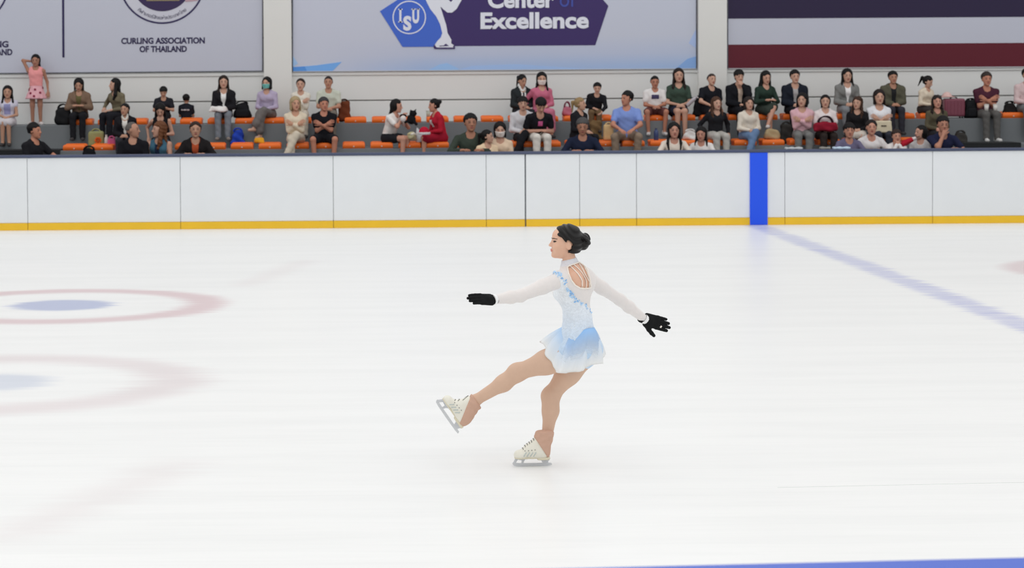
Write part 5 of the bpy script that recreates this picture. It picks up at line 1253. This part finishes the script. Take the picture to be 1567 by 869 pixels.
link('bodice', mesh_np('bodice', V, Q[keep], True, [sheer, seq, collar_m], mi[keep]), sk_root)
def march(px, py, fn, t0=-0.45, t1=0.45, off=0.0, back=False):
    """point where the line through this spot of the garment meets the surface"""
    ts = np.linspace(t1, t0, 700) if back else np.linspace(t0, t1, 700)
    P = np.array([J(px, py, t) for t in ts], np.float32); f = fn(P); i = int(np.argmax(f < 0))
    if f[i] >= 0: return None, None
    p0 = P[i].astype(float); e = 1e-3
    g = nrm([float((fn((p0+d_)[None].astype(np.float32))-fn((p0-d_)[None].astype(np.float32)))[0]) for d_ in (np.array([e, 0, 0]), np.array([0, e, 0]), np.array([0, 0, e]))])
    return p0+g*off, g
white_t = mat('cream_trim', (244, 236, 226), 0.5)
pp = []
for i in range(len(poly_open)):
    a0, a1 = poly_open[i], poly_open[(i+1) % len(poly_open)]
    for q in np.linspace(0, 1, 4)[:-1]:
        P_, _ = march(a0[0]+(a1[0]-a0[0])*q, a0[1]+(a1[1]-a0[1])*q, bod_f, off=0.002)
        if P_ is not None: pp.append(P_)
MB().tube(pp+[pp[0]], 0.0042, 6, False).build('piping', white_t, sk_root, True)
for st in ([(872, 407), (877.5, 412.5), (884, 419), (888.6, 426), (890.2, 430), (890.0, 441)], [(877.5, 405), (884, 411), (890, 418), (895, 426), (896.4, 431), (896, 441.4)],
           [(884.5, 402.2), (889, 409), (893.5, 418), (899, 426.5), (901.6, 431), (901.4, 440.8)], [(887.5, 401.8), (893, 408), (897.5, 416), (901, 426), (903.4, 434), (903.5, 438)]):
    P_ = []
    for (x0, y0), (x1, y1) in zip(st[:-1], st[1:]):
        for q in (0, 0.33, 0.66): P_.append(march(x0+(x1-x0)*q, y0+(y1-y0)*q, body_f, off=0.004)[0])
    P_.append(march(st[-1][0], st[-1][1], bod_f, off=0.001)[0]); P_ = [q for q in P_ if q is not None]
    MB().tube(P_, 0.0030, 6).build('back_strap', white_t, sk_root, True)
# sleeves
for i, (S_, E_, W_) in enumerate(((shL, elL, wrL), (shR, elR, wrR))):
    g = AF[i]; a1 = nrm(E_-S_).astype(np.float32); a2 = nrm(W_-E_).astype(np.float32)
    def slf(p):
        d = g(p)-0.0042+0.0016*np.sin(p[:, 0]*60+p[:, 2]*80)*np.exp(-((p-E_.astype(np.float32))**2).sum(1)/0.006)
        d = smax(d, -(((p-S_.astype(np.float32)) @ a1)-0.022), 0.003)
        return smax(d, ((p-W_.astype(np.float32)) @ a2)-0.006, 0.003)
    P_ = np.array([S_, E_, W_]); V, Q = sdf(slf, P_.min(0)-0.06, P_.max(0)+0.06, 0.0042)
    link('sleeve', mesh_np('sleeve', V, Q, True, [sheer]), sk_root)
# gloves
glove_m = mat('black_knit', (26, 27, 28), 0.9, 1.0, 0.12, 160, 0.15, bump=0.3)
def glove(wr, fdir, back, mirror, fn, s, ext):
    V, Q = sdf(lambda p: fn(p)-0.0016, (-0.06, -0.06, -0.10), (0.20, 0.11, 0.05), 0.0028)
    if mirror: V = V*np.array([1, -1, 1]); Q = Q[:, ::-1]
    x = nrm(fdir); z = nrm(np.asarray(back)-x*np.dot(back, x)); y = np.cross(z, x); R = np.stack([x, y, z], 1)
    return link('glove', mesh_np('glove', xf(V, R, wr, s), Q, True, [glove_m]), sk_root)
gr = glove(wrR, J(1030, 499.5, 0.40)-wrR, nrm([0.05, -1.0, 0.15]), True, hand_fn(0.08, 0.025, 0.72), 1.06, 0)
gl = glove(wrL+nrm(wrL-elL)*0.004, J(719, 456.5, -0.42)-wrL, nrm([0.0, -0.75, 0.6]), True, hand_fn(0.16, -0.02, 0.18), 0.92, 0)
# small white logo dot on the right glove
P_ = J(1011.5, 500.2, 0.32); MB().tube([P_+np.array([-0.004, 0, -0.004]), P_+np.array([0.004, 0, 0.006])], 0.0045, 8).build('logo', white_t, gr)
for W_, E_, o_ in ((wrL, elL, gl), (wrR, elR, gr)):
    a_ = nrm(W_-E_); MB().tube([W_-a_*0.014, W_-a_*0.004, W_+a_*0.006], [0.0285, 0.0305, 0.0300], 14, False).build('sleeve_cuff', mat('cuff', (240, 240, 240), 0.6), sk_root, True)
# ---------------- skirt: layered chiffon, short in front, blown back on the right
hem = [(0, 927, 541, 0.05), (-25, 919, 557, -0.06), (-48, 903, 560, -0.13), (-75, 885, 569, -0.165), (-100, 866, 571.5, -0.17), (-122, 850, 569, -0.15), (-135, 846, 561, -0.12), (-150, 841, 549, -0.09), (-170, 827, 524, -0.02), (-190, 829, 524, 0.06), (-225, 838, 535, 0.13), (-270, 880, 545, 0.17), (-315, 908, 548, 0.15), (-360, 927, 541, 0.05)]
def skirt(name, n=160, rows=18, lift=0.0, ruf=1.0, z_in=0.0, a_lo=-360, a_hi=0, wy=504.0, hems=hem, seed=0.0, wr_=(0.084, 0.078)):
    ang = np.linspace(a_lo, a_hi, n); ha = np.array([q[0] for q in hems])[::-1]; V = []
    for r in range(rows+1):
        v = r/rows
        for a in ang:
            hx_, hy_, hd_ = (np.interp(a, ha, np.array([q[k] for q in hems])[::-1]) for k in (1, 2, 3))
            hp_ = J(hx_, hy_-lift, hd_)
            ar = math.radians(a); ca, sa = math.cos(ar), math.sin(ar)
            w0 = J(885.5, wy+2.5*ca-3+11*math.exp(-(((a+118+180) % 360-180)/38.0)**2), 0.0)+np.array([wr_[0]*ca, wr_[1]*sa, 0])
            p = w0+(hp_-w0)*v
            bul = 0.007*math.sin(math.pi*v)+0.012*math.sin(math.pi*v)*(sa < -0.3)         # swings out over the hip
            out = nrm([ca, sa*1.2, 0.2]); p = p+out*bul
            rf = ruf*(0.013*v**1.4)*(math.sin(9*ar+seed)+0.6*math.sin(17*ar+1.3+seed+2*v))
            V.append(p+out*rf+np.array([0, 0, 0.004*math.sin(7*ar+seed)*v]))
    Q = np.array([(r*n+i, r*n+i+1, (r+1)*n+i+1, (r+1)*n+i) for r in range(rows) for i in range(n-1)], dtype=np.int32)
    return np.array(V), Q
def drop(o, n, rows):
    at_ = o.data.attributes.new('drop', 'FLOAT', 'POINT'); at_.data.foreach_set('value', np.repeat(np.arange(rows+1)/rows, n).astype(np.float32))
zt_, zb_ = J(885, 500)[2], J(885, 569)[2]
chif = dress_mat('chiffon', zt_, zb_, (160, 202, 244), (214, 229, 246), (247, 247, 245), 0.84, spark=False, attr='drop')
V, Q = skirt('skirt'); so = link('skirt', mesh_np('skirt', V, Q, True, [chif]), sk_root)
drop(so, 160, 18); md = so.modifiers.new('thickness', 'SOLIDIFY'); md.thickness = 0.0015
hem2 = [(0, 921, 532, 0.04), (-30, 914, 545, -0.08), (-60, 898, 541, -0.14), (-90, 880, 548, -0.15), (-115, 866, 556, -0.15), (-125, 860, 548, -0.14)]
V, Q = skirt('overlay', 70, 14, 0, 0.6, a_lo=-125, a_hi=0, wy=501, hems=hem2, seed=2.0, wr_=(0.088, 0.083)); V += np.array([0.0, -0.008, 0])
so2 = link('skirt_overlay', mesh_np('skirt_overlay', V, Q, True, [dress_mat('chiffon_blue', zt_, J(885, 552)[2], (142, 192, 244), (186, 214, 246), (240, 244, 248), 0.12, spark=False, attr='drop')]), sk_root)
drop(so2, 70, 14); md = so2.modifiers.new('thickness', 'SOLIDIFY'); md.thickness = 0.0015
# ---------------- rhinestones and blue appliques on the bodice
gem = MB(); petal = MB(); petal_d = MB()
def octa(mb, p, n, r, fl=0.6):
    a = nrm(np.cross(n, [0.3, 0.2, 1])); b = np.cross(n, a); k0 = len(mb.v); q = random.random()*1.5
    a, b = a*math.cos(q)+b*math.sin(q), b*math.cos(q)-a*math.sin(q)
    mb.add([p+a*r, p+b*r, p-a*r, p-b*r, p+n*r*fl, p-n*r*0.3], [(0, 1, 4), (1, 2, 4), (2, 3, 4), (3, 0, 4), (1, 0, 5), (2, 1, 5), (3, 2, 5), (0, 3, 5)])
cnt = 0
while cnt < 150:
    x, y = random.uniform(849, 912), random.uniform(416, 522)
    if y < np.interp(x, sx, sy)+2: continue
    P_, g_ = march(x, y, bod_f, off=0.001, back=(random.random() < 0.35))
    cnt += 1
    if P_ is None: continue
    octa(gem, P_, g_, random.choice([0.0018, 0.0022, 0.0028]) if random.random() > 0.1 else 0.0048)
g_ = gem.build('rhinestones', mat('crystal', (236, 242, 250), 0.08, 1.0, spec=0.9), sk_root); g_['kind'] = 'stuff'
for i in range(150):
    q = random.random(); x = np.interp(q, np.linspace(0, 1, len(sx)), sx); y = np.interp(q, np.linspace(0, 1, len(sx)), sy)
    big = math.exp(-((q-0.08)/0.10)**2)+math.exp(-((q-0.56)/0.09)**2)+0.8*math.exp(-((q-0.95)/0.05)**2)
    if random.random() > 0.25+big: continue
    P_, gg = march(x+random.gauss(0, 2.2), y+abs(random.gauss(1.5, 2.0)), bod_f, off=0.002)
    if P_ is None: continue
    a = nrm(np.cross(gg, [random.uniform(-1, 1), 0.2, random.uniform(-1, 1)])); b = np.cross(gg, a); r = random.uniform(0.005, 0.010)
    (petal if random.random() < 0.75 else petal_d).prism([P_-gg*0.002+r*(math.cos(t)*a+0.5*math.sin(t)*b)+gg*0.004*math.cos(t) for t in np.linspace(0, 2*math.pi, 9)[:-1]], gg*0.003)
petal.build('applique_petals', mat('blue_petal', (186, 218, 247), 0.5), sk_root)['kind'] = 'stuff'
petal_d.build('applique_petals', mat('deep_blue_petal', (140, 188, 234), 0.45), sk_root)['kind'] = 'stuff'
# ---------------- skates
boot_m = mat('boot_leather', (232, 229, 216), 0.42, 1.0, 0.04, 30, 0.4); sole_m = mat('boot_sole', (222, 214, 190), 0.55); steel = mat('blade_steel', (206, 208, 211), 0.3, 1.0, metal=0.25)
lace_m = mat('lace', (120, 122, 118), 0.7); white_l = mat('boot_stripe', (196, 204, 200), 0.4); cover_m = mat('boot_cover', (203, 166, 146), 0.85, 1.0, 0.05, 40, 0.15, bump=0.2)
def skate(s, ax, tx):
    """canonical: x forward, z up, blade bottom at z=0; ax: where the shaft stands at the cuff"""
    def W(P): return xf(np.asarray(P, float), s['R'], s['c'])
    def wmesh(name, V, Q, m, smooth=True): return mesh_np(name, W(V), Q, smooth, [m])
    def upper(p):
        x, y, z = p[:, 0], p[:, 1], p[:, 2]
        d = uni([econe((0.070, 0, 0.066), (0.0, 0, 0.080), (0, 1, 0), (0, 0, 1), (0.034, 0.023), (0.036, 0.038)), econe((0.0, 0, 0.080), (-0.060, 0, 0.090), (0, 1, 0), (0, 0, 1), (0.034, 0.040), (0.033, 0.048)),
                 cap((-0.052, 0, 0.085), (ax, 0, 0.180), 0.040, 0.040), cap((0.02, 0, 0.10), (ax+0.02, 0, 0.165), 0.026, 0.026), ell((0.076, 0, 0.064), (0.030, 0.033, 0.022))], 0.03)(p)
        return smax(smax(d, 0.050-z, 0.004), z-0.185, 0.006)
    V, Q = sdf(upper, (-0.13, -0.06, 0.03), (0.13, 0.06, 0.21), 0.0042)
    boot = link('skate', wmesh('skate', V, Q, boot_m), sk_root)
    def sole(p):
        x, y, z = p[:, 0], p[:, 1], p[:, 2]
        prof = np.sqrt((np.maximum(np.abs(x)-0.075, 0)/0.030)**2+(y/np.where(x > -0.01, 0.036, 0.031))**2)-1
        zt2 = 0.053; zb2 = np.where(x < -0.025, 0.036, 0.0455)
        return np.maximum(prof*0.03, np.maximum(z-zt2, zb2-z))
    V, Q = sdf(sole, (-0.12, -0.05, 0.02), (0.12, 0.05, 0.07), 0.0038); link('sole', wmesh('sole', V, Q, sole_m), boot)
    # blade: runner with toe pick, two stanchions with plates
    mb = MB(); run = [(-0.115, 0.010), (-0.116, 0.003), (-0.09, 0.0005), (0.0, -0.0), (0.085, 0.001), (0.108, 0.004), (0.114, 0.010), (0.117, 0.018), (0.112, 0.024), (0.100, 0.019), (0.06, 0.017), (-0.06, 0.0165), (-0.11, 0.016)]
    mb.prism([np.array([x, -0.0022, z]) for x, z in run], (0, 0.0044, 0))
    b_ = mb
    def W2(mbx): mbx.v = [tuple(q) for q in W(np.array(mbx.v))]; return mbx
    W2(mb).build('blade', steel, boot)
    W2(MB().prism([np.array(q) for q in [(0.098, -0.003, 0.016), (0.112, -0.003, 0.022), (0.100, -0.003, 0.046), (0.035, -0.003, 0.046), (0.048, -0.003, 0.030), (0.052, -0.003, 0.016), (0.064, -0.003, 0.016), (0.062, -0.003, 0.034), (0.086, -0.003, 0.038)]], (0, 0.006, 0))).build('stanchion', steel, boot)
    W2(MB().prism([np.array(q) for q in [(-0.092, -0.003, 0.015), (-0.060, -0.003, 0.015), (-0.052, -0.003, 0.037), (-0.098, -0.003, 0.037)]], (0, 0.006, 0))).build('stanchion', steel, boot)
    W2(MB().box((0.03, -0.026, 0.0435), (0.10, 0.026, 0.0462), 0.001)).build('mounting_plate', steel, boot); W2(MB().box((-0.098, -0.022, 0.034), (-0.045, 0.022, 0.0366), 0.001)).build('mounting_plate', steel, boot)
    # laces across the tongue and pale stripes along the side
    def surf(x, z, sd):
        ys = np.linspace(sd*0.07, 0, 200); P = np.stack([np.full(200, x), ys, np.full(200, z)], 1).astype(np.float32); f = upper(P); i = int(np.argmax(f < 0)); return np.array([x, ys[i]+sd*0.0012, z])
    def topz(x, y):
        zs_ = np.linspace(0.19, 0.05, 300); P = np.stack([np.full(300, x), np.full(300, y), zs_], 1).astype(np.float32); f = upper(P); i = int(np.argmax(f < 0)); return np.array([x, y, zs_[i]+0.0012])
    for i in range(6):
        x = 0.056-i*0.0125
        MB_ = MB().tube([topz(x-0.004*(1 if y < 0 else -1)*0, y) for y in np.linspace(-0.020, 0.020, 9)], 0.0022, 6); W2(MB_).build('lace', lace_m, boot, True)
    for sd in (-1, 1):
        for i in range(4):
            x = 0.052-i*0.019
            W2(MB().tube([surf(x+0.004, 0.062, sd), surf(x, 0.070, sd), surf(x-0.006, 0.079, sd), surf(x-0.010, 0.086, sd)], 0.0030, 6)).build('side_stripe', white_l, boot, True)
            W2(MB().tube([surf(x-0.004, 0.094-0.002*i+0.004*i, sd)+np.array([0, -0.001*sd, 0]), surf(x-0.004, 0.094+0.002*i, sd)+np.array([0, 0.0018*sd, 0])], 0.0028, 8)).build('eyelet', lace_m, boot)
    # tan cover over heel and ankle with a gathered cuff
    def cover(p):
        x, y, z = p[:, 0], p[:, 1], p[:, 2]
        d = upper(p)-0.0055
        d = smin(d, cap((-0.050, 0, 0.10), (ax, 0, 0.195), 0.044, 0.044)(p), 0.02)
        d = smin(d, ell((ax, 0, 0.196), (0.050, 0.046, 0.015))(p), 0.012)
        d = d+0.0022*np.sin(z*170+x*60+2*np.sin(y*60))*np.clip((z-0.10)*14, 0, 1)
        cutp = (x-tx)*0.86-(z-0.14)*0.55                        # front edge runs from instep down to the heel
        d = smax(d, cutp, 0.006)
        return smax(smax(d, z-0.203, 0.006), 0.038-z, 0.006)
    V, Q = sdf(cover, (-0.15, -0.075, 0.03), (0.10, 0.075, 0.225), 0.0042); link('boot_cover', wmesh('boot_cover', V, Q, cover_m), sk_root)
skate(skF, -0.076, -0.028); skate(skL, -0.018, -0.008)
